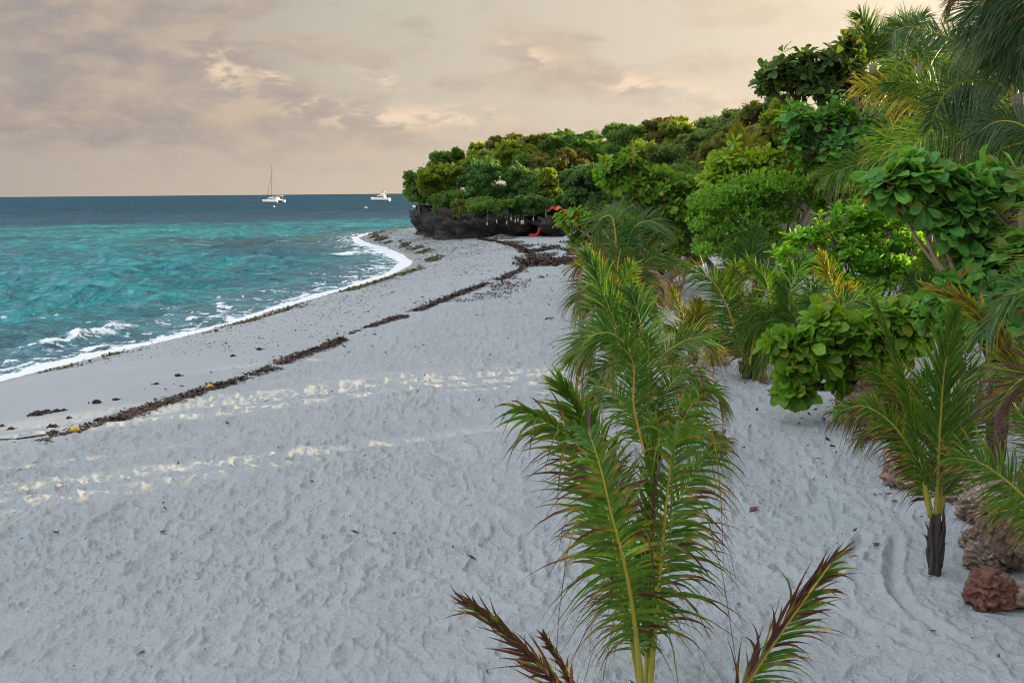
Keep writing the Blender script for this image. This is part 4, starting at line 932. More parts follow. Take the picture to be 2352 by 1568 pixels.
palm_px('', 'small palm with orange-brown stub behind the blocky pale rock', b, (2080, 1005), b[1], [
 ([(2080, 1010), (2050, 955), (2005, 930), (1950, 955)], dict(droop=.4, dry=.5)), ([(2082, 1010), (2060, 930), (2030, 870), (1990, 850)], dict(dry=.3)), ([(2084, 1010), (2100, 930), (2130, 860)], dict(dry=.2, **BLU)),
 ([(2082, 1010), (2076, 920), (2062, 840)], dict(mat=M_PALM_YEL)), ([(2086, 1010), (2130, 960), (2175, 970)], dict(droop=.4, dry=.5))], .10, 19, L=.5, width=.022)
# right edge palm, big feather frond low right
b = np.array([*P(2480, 1330, 7.4)[:2], 0]); b[2] = gz(*b[:2]); Y = 7.4
t = thing('coconut_palm', b, 'palm beyond the right edge sending a wide feathery frond over the coral rocks', 'palm', PG)
palm_base(t, b, P(2470, 1260, Y), .09, 8, 9)
frond_px(t, b, Y, [(2468, 1275), (2400, 1185), (2352, 1140), (2302, 1096), (2249, 1062), (2185, 1050)], face=(-.1, -1, .45), droop=0.14, dry=.34, n=44, ang=(72, 24), L=.50, seed=91, width=.016, ribr=.018, t0=.2, mat=M_PALM)
frond_px(t, b, Y + .5, [(2468, 1275), (2420, 1100), (2370, 980), (2310, 930)], face=(-.2, -1, .3), droop=0.22, dry=.5, n=38, L=.45, seed=92, width=.015)
frond_px(t, b, Y + .6, [(2468, 1275), (2400, 1200), (2340, 1170), (2270, 1180)], face=(-.1, -1, .9), droop=0.36, dry=.7, n=34, L=.42, seed=93, width=.014)
# thick folded frond slanting from the right edge
b = np.array([*P(2520, 1180, 8.3)[:2], 0]); b[2] = gz(*b[:2]); Y = 8.3
t = thing('coconut_palm', b, 'palm beyond the right edge with a thick folded frond slanting up left, white torn tips', 'palm', PG)
palm_base(t, b, P(2500, 1080, Y), .09, 8, 10)
frond_px(t, b, Y, [(2495, 1090), (2400, 950), (2338, 853), (2279, 760), (2221, 700), (2145, 664)], face=(-.6, -1, .9), droop=0.10, dry=.22, n=50, ang=(15, 6), L=.46, seed=101, width=.040, ribr=.030, fold=.2, mat=M_PALM_YEL)
frond_px(t, b, Y - .1, [(2495, 1090), (2420, 760), (2370, 668), (2310, 690), (2255, 770)], face=(-.3, -1, .8), droop=0.40, dry=.22, n=46, ang=(50, 20), L=.48, seed=102, width=.018, mat=M_PALM_BLUE)
frond_px(t, b, Y + .4, [(2495, 1090), (2430, 930), (2380, 850), (2310, 830), (2240, 880)], face=(-.3, -1, .8), droop=0.36, dry=.35, n=40, L=.45, seed=103, width=.016)
# near frond poking in at the right edge, and the orange-brown dry one
b = np.array([*P(2560, 900, 5.2)[:2], 0]); b[2] = gz(*b[:2]); Y = 5.2
t = thing('coconut_palm', b, 'closest palm at the right edge with blurred yellow-green tips and an orange dry frond', 'palm', PG)
palm_base(t, b, P(2540, 1000, Y), .09, 8, 11)
frond_px(t, b, Y, [(2540, 1000), (2470, 760), (2420, 600), (2395, 480), (2370, 390)], face=(-.2, -1, .1), droop=0.20, dry=.30, n=40, ang=(78, 50), L=.34, seed=111, width=.009, ribr=.014, t0=.3, sides=(-1, 1), mat=M_PALM)
frond_px(t, b, Y, [(2540, 1000), (2470, 890), (2400, 858), (2345, 872), (2290, 925)], face=(-.2, -1, .7), droop=0.18, dry=.95, n=40, ang=(44, 18), L=.34, seed=112, width=.009, ribr=.014, t0=.25, rib=M_RIB_OR, label='orange and brown dry frond')
# tall coconut palm at the upper right
TG = 'tall coconut palms behind the beach'
PD = dict(ang=(44, 14), droop=.12, mat=M_PALM_DK, dry=.05)
b = np.array([*P(2345, 600, 20)[:2], 0]); b[2] = gz(*b[:2])
palm_px('', 'tall coconut palm whose grey trunk and crown stand at the upper right edge', b, (2336, 215), 20, [
 ([(2336, 220), (2290, 150), (2235, 111), (2147, 76), (2085, 62), (2048, 78)], dict(droop=0.32, ang=(72, 44), L=.85, width=.026, n=56, ribr=.04, face=(-.1, -1, .5), mat=M_PALM_DK, dry=.03)),
 ([(2336, 222), (2279, 187), (2225, 187), (2178, 206), (2146, 262), (2140, 290)], dict(droop=0.25, ang=(74, 40), L=.75, width=0.025, n=52, mat=M_PALM_DK, dry=.03)),
 ([(2336, 228), (2296, 204), (2252, 214), (2192, 245)], dict(droop=0.25, L=.8, width=0.025, mat=M_PALM_DK, dry=.03)),
 ([(2340, 240), (2279, 256), (2210, 270), (2147, 296), (2095, 340), (2066, 400)], dict(droop=0.19, ang=(74, 34), L=.85, width=0.027, n=58, face=(-.2, -1, .6), mat=M_PALM)),
 ([(2340, 240), (2290, 280), (2230, 300), (2170, 360)], dict(droop=0.23, L=.9, width=0.025, mat=M_PALM_DK, dry=.03)),
 ([(2345, 230), (2400, 150), (2470, 120)], dict(droop=0.21, L=.9, mat=M_PALM_DK, dry=.03)), ([(2345, 240), (2420, 260), (2480, 330)], dict(droop=0.21, L=.9, mat=M_PALM_DK, dry=.03)),
 ([(2338, 222), (2330, 150), (2310, 80), (2270, 30)], dict(droop=0.17, L=.9, width=0.025, mat=M_PALM_DK, dry=.03)),
 ([(2338, 225), (2310, 260), (2270, 330), (2250, 400)], dict(droop=0.17, L=.7, dry=.5, width=0.024))], .15, 12, L=.9, width=0.025, tall=True, n=50, grp=TG)
b = np.array([*P(2420, 600, 17)[:2], 0]); b[2] = gz(*b[:2])
palm_px('', 'second tall palm, dark hanging fronds filling the top right corner', b, (2440, 10), 17, [
 ([(2440, 10), (2370, -20), (2300, -15), (2235, 20), (2205, 60)], dict(face=(-.1, -1, .3), **PD)), ([(2440, 20), (2370, 40), (2300, 70), (2240, 118)], dict(face=(0, -.5, 1))),
 ([(2440, 20), (2380, 80), (2330, 120), (2275, 150)], dict(face=(.2, -1, .2))), ([(2440, 15), (2360, 10), (2290, 30), (2222, 84)], dict(face=(0, -1, .6), dry=.15)),
 ([(2440, 10), (2390, -60), (2330, -70), (2262, -30)], dict(face=(0, -.6, 1))), ([(2430, 0), (2330, -70), (2250, -60), (2192, -10), (2174, 34)], dict(ang=(26, 8), dry=.6, L=.5, mat=M_PALM)),
 ([(2440, 25), (2390, 60), (2350, 110), (2330, 170)], dict(face=(-.3, -1, 0))), ([(2440, 15), (2385, 20), (2330, 50), (2290, 95)], dict(face=(0, -1, .1))), ([(2440, 5), (2390, -10), (2330, 0), (2270, 50)], dict(face=(-.2, -.6, .8)))], .15, 13, L=.85, width=.020, tall=True, n=52, base_kw=PD, grp=TG)
b = np.array([*P(2200, 560, 23)[:2], 0]); b[2] = gz(*b[:2])
palm_px('', 'coconut palm with sunlit yellow drooping fronds in front of the almond canopy', b, (2215, 310), 23, [
 ([(2215, 310), (2150, 245), (2080, 215), (2010, 200), (1966, 196)], dict(droop=0.25, n=54, mat=M_PALM_YEL, dry=.32, ang=(68, 30))), ([(2215, 310), (2190, 245), (2140, 205), (2085, 188), (2040, 196)], dict(droop=0.21, n=52, mat=M_PALM, face=(-.1, -1, .2))),
 ([(2215, 312), (2150, 300), (2085, 318), (2030, 350), (2012, 385)], dict(droop=0.25, n=50, mat=M_PALM)), ([(2215, 312), (2160, 330), (2110, 370), (2080, 430)], dict(droop=0.25, n=46, mat=M_PALM, dry=.25)),
 ([(2215, 310), (2260, 290), (2310, 320)], dict(droop=0.25, mat=M_PALM_DK, dry=.03)), ([(2218, 310), (2240, 240), (2280, 220)], dict(droop=0.25)), ([(2216, 315), (2230, 370), (2225, 420)], dict(droop=0.17, dry=.4)), ([(2214, 315), (2180, 360), (2150, 420)], dict(droop=0.21, dry=.3, mat=M_PALM_YEL))], .15, 14, L=.95, width=0.027, tall=True, grp=TG)
b = np.array([*P(2125, 520, 25)[:2], 0]); b[2] = gz(*b[:2])
palm_px('', 'low palm with one flat arching frond over the bright almond leaves', b, (2120, 405), 25, [
 ([(2120, 410), (2060, 380), (1990, 374), (1928, 392), (1882, 412)], dict(droop=0.21, n=56, ang=(72, 34), mat=M_PALM)), ([(2120, 410), (2090, 350), (2040, 320), (2008, 345)], dict(droop=0.21, mat=M_PALM)), ([(2122, 410), (2160, 370), (2200, 380)], dict(droop=0.25))], .12, 15, L=.95, width=0.027, tall=True, grp=TG)
b = np.array([*P(2360, 560, 15)[:2], 0]); b[2] = gz(*b[:2])
palm_px('', 'palm at the right edge with a silvery frond above the large almond leaves', b, (2400, 350), 15, [
 ([(2400, 350), (2330, 362), (2279, 378), (2215, 408)], dict(droop=0.10, n=50, L=.5, mat=M_PALM_DK, dry=.03)), ([(2400, 350), (2350, 290), (2290, 280), (2240, 310)], dict(droop=0.23, n=46, L=.7, mat=M_PALM_DK, dry=.03)), ([(2400, 350), (2350, 330), (2290, 350), (2250, 400)], dict(droop=0.21, n=46, L=.6))], .12, 16, L=.7, width=0.019, tall=True, grp=TG)
b = np.array([*P(2000, 420, 36)[:2], 0]); b[2] = gz(*b[:2])
palm_px('', 'distant palm with stiff fan fronds rising above the big almond canopy', b, (2005, 150), 36, [
 ([(2003, 160), (1998, 110), (1990, 62), (1975, 35)], dict(ang=(44, 22), face=(-.1, -1, 0))), ([(2004, 160), (2015, 110), (2046, 72)], dict(ang=(44, 16))), ([(2002, 160), (1980, 120), (1956, 90)], dict(ang=(50, 18))), ([(2005, 160), (2040, 130), (2080, 110), (2095, 150)], dict(droop=0.25)), ([(2004, 160), (2050, 90), (2100, 55), (2120, 40)], dict(droop=0.13, ang=(50, 18), dry=.2)), ([(2003, 165), (2030, 170), (2070, 200)], dict(droop=0.25, dry=.3)), ([(2000, 160), (1970, 150), (1950, 170)], dict(droop=0.25))], .16, 17, L=1.25, width=0.038, tall=True, grp=TG)
b = np.array([*P(2100, 420, 30)[:2], 0]); b[2] = gz(*b[:2])
palm_px('', 'palm partly hidden between the almond canopy and the tall palm, brown lower fronds', b, (2110, 150), 30, [
 ([(2110, 160), (2105, 110), (2080, 60), (2052, 52)], dict(ang=(50, 20))), ([(2110, 160), (2140, 110), (2180, 100)], dict(droop=0.25)), ([(2110, 160), (2090, 180), (2070, 240)], dict(droop=0.21, dry=.5)), ([(2112, 165), (2130, 200), (2140, 260)], dict(droop=0.21, dry=.5)), ([(2110, 160), (2080, 140), (2050, 160), (2030, 200)], dict(droop=0.29)), ([(2110, 160), (2150, 160), (2190, 200)], dict(droop=0.34))], .15, 18, L=1.1, width=0.032, tall=True, grp=TG)
# ------------------------------------------------------------------ broad-leaved trees and shrubs
L_ALM = leafmat('almond_leaf', (0.028, 0.112, 0.015), (0.204, 0.365, 0.038), dry=((.30, .20, .03), (.36, .045, .015)), trans=.42, rough=.5, spec=.22)
L_ALM_D = leafmat('almond_leaf_dark', (0.019, 0.059, 0.017), (0.116, 0.189, 0.038), dry=((.20, .10, .03), (.16, .05, .02)), trans=.36, rough=.5, spec=.22)
L_ALM_B = leafmat('almond_leaf_bluegreen', (0.019, 0.094, 0.024), (0.146, 0.350, 0.066), dry=((.28, .18, .03), (.30, .06, .02)), trans=.36, rough=.5, spec=.22)
L_ALM_Y = leafmat('almond_leaf_yellow', (0.065, 0.177, 0.012), (0.307, 0.438, 0.032), dry=((.34, .22, .03), (.42, .05, .02)), trans=.42, rough=.5, spec=.22)
L_ROS = leafmat('rosette_leaf', (0.053, 0.235, 0.021), (0.249, 0.460, 0.051), trans=.42, rough=.5, spec=.22)
L_FIN = leafmat('fine_leaf', (0.043, 0.153, 0.015), (0.219, 0.408, 0.041), trans=.4, rough=.45)
AG = 'sea almond trees among the palms'
def gb(px_, py_, Y):
    c = P(px_, py_, Y); return np.array([c[0], c[1], gz(c[0], c[1])])
broad_tree('sea_almond_tree', 'big sea almond with a flat dark canopy against the sky at the upper right', 'tree', gb(1990, 420, 31), 31, [
 (1785, 172, 46, 36), (1838, 158, 48, 42), (1895, 155, 50, 46), (1935, 185, 50, 40), (1862, 195, 62, 34), (1962, 108, 30, 34), (1945, 140, 30, 30), (1990, 195, 50, 40, 1), (2045, 205, 50, 36, 2), (2090, 170, 44, 44, 3), (2140, 200, 50, 60, 4), (1920, 215, 50, 22), (1760, 195, 26, 26)], 620, .36, L_ALM_D, .17, AG, seed=1, twigs=6, dry=.02, bark=M_BARK)
broad_tree('sea_almond_tree', 'sea almond with dark blue-green leaves just under the flat canopy', 'tree', gb(1945, 470, 28), 28, [
 (1835, 285, 40, 40), (1880, 290, 46, 40), (1930, 275, 50, 44), (1985, 290, 52, 54), (1850, 345, 50, 40), (1910, 350, 60, 50), (1975, 365, 60, 50), (2020, 330, 36, 60), (1822, 260, 22, 26, 1), (1900, 390, 60, 30), (2060, 280, 44, 60, 2), (2110, 300, 60, 80, 5), (2180, 320, 70, 90, 7), (2290, 330, 90, 90, 9)], 760, .34, L_ALM_B, .14, AG, seed=2, twigs=4, dry=.01)
broad_tree('sea_almond_tree', 'sea almond with sunlit yellow-green crown and a few red leaves in the middle', 'tree', gb(1740, 560, 33), 33, [
 (1665, 385, 36, 34), (1700, 362, 40, 34), (1745, 378, 44, 34), (1790, 385, 44, 34), (1838, 378, 40, 36), (1880, 358, 36, 28), (1640, 415, 40, 30), (1770, 410, 70, 26), (1905, 400, 40, 30), (1925, 370, 26, 26)], 430, .33, L_ALM_Y, .12, AG, seed=3, dry=.05, twigs=7)
broad_tree('sea_almond_tree', 'sea almond whose long leafy branch leans out left towards the headland', 'tree', gb(1640, 640, 38), 38, [
 (1408, 390, 28, 26), (1440, 378, 34, 26), (1425, 420, 38, 24), (1470, 408, 38, 26), (1510, 412, 34, 24), (1500, 442, 44, 24), (1550, 440, 46, 36), (1595, 455, 48, 44), (1560, 480, 40, 34), (1610, 500, 44, 40), (1590, 540, 40, 30), (1385, 405, 18, 14), (1640, 440, 44, 40)], 560, .34, L_ALM, .12, AG, seed=4, dry=.035, twigs=7, fork=.35)
t = broad_tree('sea_almond_tree', 'sea almond with a hairy pale brown trunk standing on white sand, low spreading crown', 'tree', G(1533, 712), 38, [
 (1300, 505, 30, 20), (1330, 515, 40, 26), (1370, 508, 44, 28), (1415, 520, 46, 34), (1355, 545, 44, 30), (1400, 560, 50, 30), (1455, 550, 46, 40), (1500, 575, 50, 34), (1545, 590, 46, 32), (1590, 580, 34, 30), (1470, 520, 40, 30), (1520, 610, 46, 22), (1395, 590, 36, 20), (1330, 560, 24, 20)], 640, .32, L_ALM, .15, AG, seed=5, dry=.02, twigs=5, bark=M_HAIRY, fork=.62)
broad_tree('sea_almond_tree', 'sea almond with large dark leaves and dry brown hanging ones on a thin tan trunk', 'tree', gb(2232, 720, 12), 12, [
 (2050, 440, 40, 36), (2100, 430, 46, 36), (2150, 420, 46, 34), (2205, 430, 50, 40), (2260, 430, 46, 34), (2315, 430, 40, 34), (2140, 470, 56, 40), (2215, 490, 56, 48), (2250, 540, 44, 44), (2180, 530, 40, 40), (2230, 590, 30, 36)], 300, .29, L_ALM_B, .06, AG, seed=6, dry=.02, twigs=4, droop=(.1, .55), bark=simple('tan_bark', (.42, .31, .20), (.30, .21, .13), 4, .8, .4, 20), fork=.7)
broad_tree('sea_almond_tree', 'big-leaved sea almond sapling on a short dark trunk in the foreground sand, one red leaf', 'tree', G(1931, 958), 15.6, [
 (1805, 790, 32, 32), (1800, 850, 30, 32), (1830, 890, 28, 20), (1860, 770, 36, 32), (1868, 815, 44, 36), (1900, 862, 36, 26), (1930, 770, 43, 35), (1985, 805, 38, 34), (1990, 770, 40, 36), (2010, 830, 36, 32), (2060, 730, 36, 28), (2110, 710, 36, 24), (2090, 770, 36, 32), (1900, 745, 32, 19), (2040, 800, 32, 32)], 260, .34, L_ALM, .12, AG, seed=7, dry=.012, twigs=4, droop=(.1, .5), bark=M_PTRUNK, fork=.45)
broad_tree('sea_almond_tree', 'sea almond with large leathery leaves filling the right edge behind the slanting frond', 'tree', gb(2310, 980, 11.5), 11.5, [
 (2240, 690, 46, 44), (2280, 665, 44, 36), (2330, 650, 50, 46), (2320, 720, 56, 50), (2260, 740, 46, 40), (2200, 680, 36, 24), (2350, 790, 60, 60), (2300, 800, 50, 50), (2360, 860, 60, 50), (2180, 720, 40, 30, 2), (2370, 590, 50, 60)], 250, .33, L_ALM_B, .06, AG, seed=8, dry=.03, twigs=3, droop=(.1, .5), bark=M_PTRUNK)
broad_tree('rosette_shrub', 'bright green shrub with leaf rosettes, its right side glowing yellow in the sun', 'shrub', gb(1985, 760, 22), 22, [
 (1810, 595, 36, 26), (1850, 560, 46, 36), (1900, 525, 50, 36), (1950, 505, 50, 36), (2000, 510, 50, 36), (2050, 535, 50, 40), (2095, 560, 46, 40), (2120, 600, 36, 40), (1880, 600, 56, 36), (1950, 580, 60, 50), (2030, 590, 60, 50), (1930, 640, 56, 36), (2010, 650, 60, 40), (2080, 640, 50, 36), (1790, 640, 30, 24), (1840, 625, 40, 24), (1960, 670, 60, 26)], 820, .20, L_ROS, .07, None, prof=(np.array([0, .15, .4, .65, .86, .97, 1]), np.array([.03, .06, .16, .25, .26, .14, .02])), k=9, seed=9, dry=0.0, elev=(25, 80), droop=(-.15, .25), wave=0, updir=1.0, twigs=9, fork=.3)
fine_tree('fine_leaved_bush', 'dense small-leaved bush with bare forked branches showing, left of the bright rosette shrub', 'shrub', gb(1800, 640, 30), 30, [
 (1650, 470, 60, 44), (1700, 450, 60, 44), (1760, 440, 60, 40), (1820, 435, 60, 36), (1880, 430, 54, 34), (1925, 440, 44, 34), (1630, 520, 50, 50), (1690, 510, 60, 50), (1760, 500, 56, 44), (1650, 570, 54, 40), (1700, 580, 50, 34), (1840, 470, 56, 36), (1900, 470, 50, 34), (1780, 560, 46, 30, 1), (1740, 540, 40, 30)], 17000, .13, L_FIN, .09, None, 5, 18, .36, M_BARK_GREY, 10, fork=.25, wr=.28)
fine_tree('fine_leaved_bush', 'small-leaved bush with warm sunlit twigs above the bright rosette shrub', 'shrub', gb(1960, 560, 27), 27.5, [
 (1900, 425, 44, 26), (1950, 430, 46, 30), (2000, 440, 46, 30), (1985, 470, 56, 26), (2040, 470, 40, 30)], 5200, .11, YG, .05, None, 6, 16, .36, M_BARK_GREY, 8, fork=.3)
# darker greenery closing the view between the palms
broad_tree('sea_almond_tree', 'shaded sea almond deep behind the yellow drooping fronds', 'tree', gb(2120, 600, 30), 30, [
 (2060, 440, 60, 60), (2130, 420, 70, 80), (2210, 420, 80, 90), (2300, 430, 90, 100), (2100, 510, 60, 60), (2180, 540, 80, 80), (2280, 560, 90, 90), (2340, 500, 70, 90), (2200, 620, 80, 50), (2300, 650, 80, 50)], 560, .34, L_ALM_D, .12, AG, seed=10, twigs=3)
fine_tree('dark_tree', 'tall dark tree behind the tall palms at the upper right', 'tree', gb(2240, 560, 38), 38, [
 (2130, 260, 70, 80), (2210, 220, 80, 90), (2290, 180, 90, 110), (2340, 280, 80, 110), (2200, 340, 90, 80), (2090, 350, 70, 70), (2330, 90, 60, 70)], 11000, .30, DK, .2, None, 8, 16, .42, M_BARK, 4)
# unseen tree added beyond the right edge to shade the sand
broad_tree('sea_almond_tree', 'unseen wide sea almond added beyond the right edge to shade the beach', 'tree', np.array([13.0, 16.5, gz(13, 16.5)]), 16.5, [
 (2560, 260, 150, 140), (2760, 240, 170, 150), (2920, 300, 160, 150), (2650, 420, 160, 120), (2850, 460, 160, 120), (2560, 520, 90, 90), (3050, 420, 140, 160), (3000, 200, 120, 120)], 620, .42, L_ALM_D, .2, AG, seed=12, twigs=4)
# ------------------------------------------------------------------ boats
M_HULL = simple('white_gelcoat', (.78, .76, .72), (.70, .68, .64), 1.5, .3)
M_DARKW = simple('dark_window', (.03, .035, .045), (.02, .02, .03), 2, .15)
M_NAVY = simple('navy_canvas', (.03, .07, .16), (.02, .05, .12), 3, .8)
M_MAST = simple('mast_alloy', (.20, .17, .14), (.14, .12, .10), 2, .45)
M_CREAM = simple('cream_canvas', (.66, .60, .46), (.56, .50, .38), 3, .8)
M_WOODB = simple('boat_wood', (.17, .09, .055), (.10, .05, .035), 3, .6, stretch=(.4, 2, 2))
M_RED = simple('red_cloth', (.62, .045, .03), (.50, .03, .022), 5, .65)
M_ANTI = simple('antifouling', (.03, .05, .08), (.02, .03, .05), 2, .6)
def boatframe(px_, py_, yaw, label, name, cat):
    b = onplane(px_, py_, 0.0); return b, thing(name, b, label, cat, None, yaw), math.hypot(b[0], b[1])
def hullm(mb, L, B, H, y0=0.0, bow=.32, draft=.35, sheer=.25, stern=.8, n=22, x0=0.0):
    """x forward; rings from stern to bow, open-topped section closed by a deck"""
    rings = []
    for s in np.linspace(0, 1, n):
        w = B / 2 * (stern + (1 - stern) * min(1, s / .35)) * (1 - max(0, (s - (1 - bow)) / bow) ** 2.0 * .985)
        z1 = H * (1 + sheer * s ** 2); x = x0 + (s - .5) * L
        k = .55 + .3 * (1 - s); xk = x - (0.08 * L * max(0, (s - .8) / .2))
        rings.append([(x, y0 - w, z1), (x, y0 - w * .96, z1 * .45), (xk, y0 - w * k, -draft * .4), (xk, y0, -draft), (xk, y0 + w * k, -draft * .4), (x, y0 + w * .96, z1 * .45), (x, y0 + w, z1), (x, y0, z1 + .05)])
    loft(mb, rings); return mb
b, t, dist = boatframe(628, 465, PI - math.radians(40), 'white sailing catamaran at anchor with a tall bare mast', 'sailing_catamaran', 'sailing boat')
SB = dist / 594.0
def S(v): return np.asarray(v, float) * SB
for sgn in (-1, 1):
    h = MB(); hullm(h, 14 * SB, 1.9 * SB, 1.35 * SB, sgn * 2.7 * SB, .4, .3); hb = h.build('hull', M_HULL, t)
    l = MB(); hullm(l, 13.7 * SB, 1.96 * SB, .28 * SB, sgn * 2.7 * SB, .4, .3, 0); l.build('waterline_stripe', M_ANTI, hb)
m = MB(); box(m, S((-1.2, 0, 1.35)), S((8.6, 5.2, .5))); m.build('bridge_deck', M_HULL, t)
m = MB(); loft(m, [[S((x * sc_, y * sc_, z)) for x, y in ((-3.6, -2.3), (2.2, -2.0), (3.6, -1.0), (3.6, 1.0), (2.2, 2.0), (-3.6, 2.3))] for z, sc_ in ((1.6, 1), (2.5, .93), (3.1, .78))]); cb = m.build('cabin', M_HULL, t)
for sgn in (-1, 1):
    m = MB(); box(m, S((-.6, sgn * 2.12, 2.25)), S((3.4, .14, .5))); m.build('window', M_DARKW, cb)
m = MB(); box(m, S((-4.4, 0, 3.75)), S((4.2, 4.6, .16))); m.build('bimini', M_CREAM, t)
for x in (-6.2, -2.6):
    for sgn in (-1, 1):
        m = MB(); tube(m, [S((x, sgn * 2.1, 1.6)), S((x, sgn * 2.1, 3.7))], .07, 5); m.build('awning_post', M_HULL, t)
m = MB(); tube(m, [S((1.2, 0, 3)), S((.9, 0, 12)), S((.4, 0, 21.6))], [.17 * SB, .15 * SB, .10 * SB], 7, 8); ms = m.build('mast', M_MAST, t)
for z, w in ((8.2, 2.0), (13.2, 1.6)):
    m = MB(); tube(m, [S((.9, -w, z)), S((.95, 0, z - .1)), S((.9, w, z))], .05, 5); m.build('spreader', M_MAST, ms)
m = MB(); tube(m, [S((.9, 0, 4.6)), S((-5.0, 0, 4.5))], [.16, .3, .28, .15], 7, 10); m.build('boom', M_CREAM, t)
m = MB(); tube(m, [S((6.4, 0, 1.9)), S((.8, 0, 16))], [.13, .13, .07], 6, 6); m.build('furled_sail', M_MAST, t)
for e in ((-6.8, -2.7, 1.6), (-6.8, 2.7, 1.6)):
    m = MB(); tube(m, [S(e), S((.45, 0, 21.2))], .028, 4); m.build('backstay', M_MAST, t)
for sgn in (-1, 1):
    m = MB(); tube(m, [S((.9, sgn * 2.9, 1.5)), S((.9, sgn * 1.9, 8.2)), S((.8, sgn * .1, 16))], .026, 4); m.build('shroud', M_MAST, t)
m = MB(); box(m, S((5.0, 0, 1.75)), S((.3, 4.6, .25))); m.build('crossbeam', M_HULL, t)
m = MB(); tube(m, [S((6.9, -2.7, 2.4)), S((4, -3.4, 2.3)), S((-2, -3.5, 2.1)), S((-6.5, -3.4, 2.0))], .045, 5, 16); m.build('guard_rail', M_HULL, t)
m = MB(); box(m, S((-7.0, -1.2, 2.0)), S((.3, 1.0, .8)), taper=.8); m.build('dinghy', M_NAVY, t)
# motor yacht
b, t, dist = boatframe(873, 461.5, PI - math.radians(22), 'white motor yacht with flybridge and dark bow, right of the sailing catamaran', 'motor_yacht', 'motor boat')
SB = dist / 684.0
h = MB(); hullm(h, 14.5 * SB, 4.4 * SB, 1.9 * SB, 0, .45, .4, .35, .95); h.build('hull', M_HULL, t)
m = MB(); hullm(m, 14.2 * SB, 4.46 * SB, .3 * SB, 0, .45, .4, 0, .95); m.build('waterline_stripe', M_ANTI, t)
m = MB(); loft(m, [[S((x * sc_ - 1 + dx, y * sc_, z)) for x, y in ((-3.0, -1.8), (2.4, -1.6), (4.0, -.7), (4.0, .7), (2.4, 1.6), (-3.0, 1.8))] for z, sc_, dx in ((2.0, 1, 0), (3.0, .9, -.2), (3.7, .74, -.5))]); cb = m.build('cabin', M_HULL, t)
m = MB(); loft(m, [[S((x * sc_ - 1 + dx, y * sc_, z)) for x, y in ((-1.0, -1.86), (2.5, -1.67), (4.1, -.75), (4.1, .75), (2.5, 1.67), (-1.0, 1.86))] for z, sc_, dx in ((2.55, .965, -.1), (3.1, .90, -.2))]); m.build('window', M_DARKW, cb)
m = MB(); box(m, S((-2.2, 0, 3.9)), S((4.4, 3.2, .2))); box(m, S((-2.0, 0, 4.4)), S((2.2, 2.6, .8)), taper=.85); m.build('flybridge', M_HULL, t)
for x in (-3.2, -1.0):
    for sgn in (-1, 1):
        m = MB(); tube(m, [S((x, sgn * 1.2, 4.2)), S((x + .2, sgn * 1.2, 6.0))], .06, 5); m.build('tower_leg', M_HULL, t)
m = MB(); box(m, S((-2.0, 0, 6.05)), S((3.2, 2.8, .14))); m.build('hard_top', M_HULL, t)
m = MB(); tube(m, [S((-2.2, .3, 6.1)), S((-2.4, .3, 8.0))], .05, 5); box(m, S((-1.8, -.4, 6.4)), S((.9, .5, .4))); m.build('aerial', M_MAST, t)
m = MB(); box(m, S((-6.7, 0, 1.0)), S((1.6, 3.8, .3))); m.build('stern_platform', M_HULL, t)
m = MB(); tube(m, [S((6.9, 0, 3.3)), S((4.2, -1.7, 3.0)), S((.5, -2.2, 2.8))], .045, 5, 10); m.build('guard_rail', M_MAST, t)
for x in (-4, -1.5, 1):
    m = MB(); box(m, S((x, -2.17, 1.25)), S((.4, .12, .25))); m.build('porthole', M_DARKW, t)
# wooden boat partly behind the leaning tree and the small boat with the red canopy
b, t, dist = boatframe(958, 464, PI - math.radians(12), 'brown wooden boat moored right of the motor yacht, partly behind the headland tree', 'wooden_boat', 'boat')
SB = dist / 620.0
h = MB(); hullm(h, 11 * SB, 2.8 * SB, 1.1 * SB, 0, .5, .35, .6, .5); h.build('hull', M_WOODB, t)
m = MB(); box(m, S((-2.2, 0, 1.3)), S((3.5, 2.2, .35))); m.build('thwart', M_HULL, t)
m = MB(); tube(m, [S((-1, 0, 1)), S((-1, 0, 2.4))], .09, 5); m.build('mast_stub', M_WOODB, t)
m = MB(); tube(m, [S((-5.3, 1.1, 1.2)), S((0, 1.45, 1.3)), S((4.6, .6, 1.7))], .07, 5, 12); m.build('gunwale', M_CREAM, t)
b, t, dist = boatframe(967, 478, PI - math.radians(15), 'small white boat with a bright red canopy near the tip of the headland', 'canopy_boat', 'boat')
SB = dist / 353.0
h = MB(); hullm(h, 6.5 * SB, 2.0 * SB, .7 * SB, 0, .45, .25, .4, .8); h.build('hull', M_HULL, t)
a = np.linspace(0, PI, 9); m = MB()
loft(m, [[S((x, -1.15 * math.cos(q), 1.75 + .55 * math.sin(q) * e)) for q in a] + [S((x, 1.1 * math.cos(q), 1.7 + .45 * math.sin(q) * e)) for q in a] for x, e in ((-1.9, .6), (-1.2, .95), (0, 1), (1.2, .9), (1.8, .6))]); m.build('canopy', M_RED, t)
for x in (-1.5, 1.4):
    for sgn in (-1, 1):
        m = MB(); tube(m, [S((x, sgn * .9, .6)), S((x, sgn * 1.0, 1.85))], .035, 5); m.build('awning_post', M_MAST, t)
def ballm(c, r, n=14, m_=9): 
    mb = MB(); loft(mb, ball(n, m_) * np.asarray(r, float) + np.asarray(c, float)); return mb
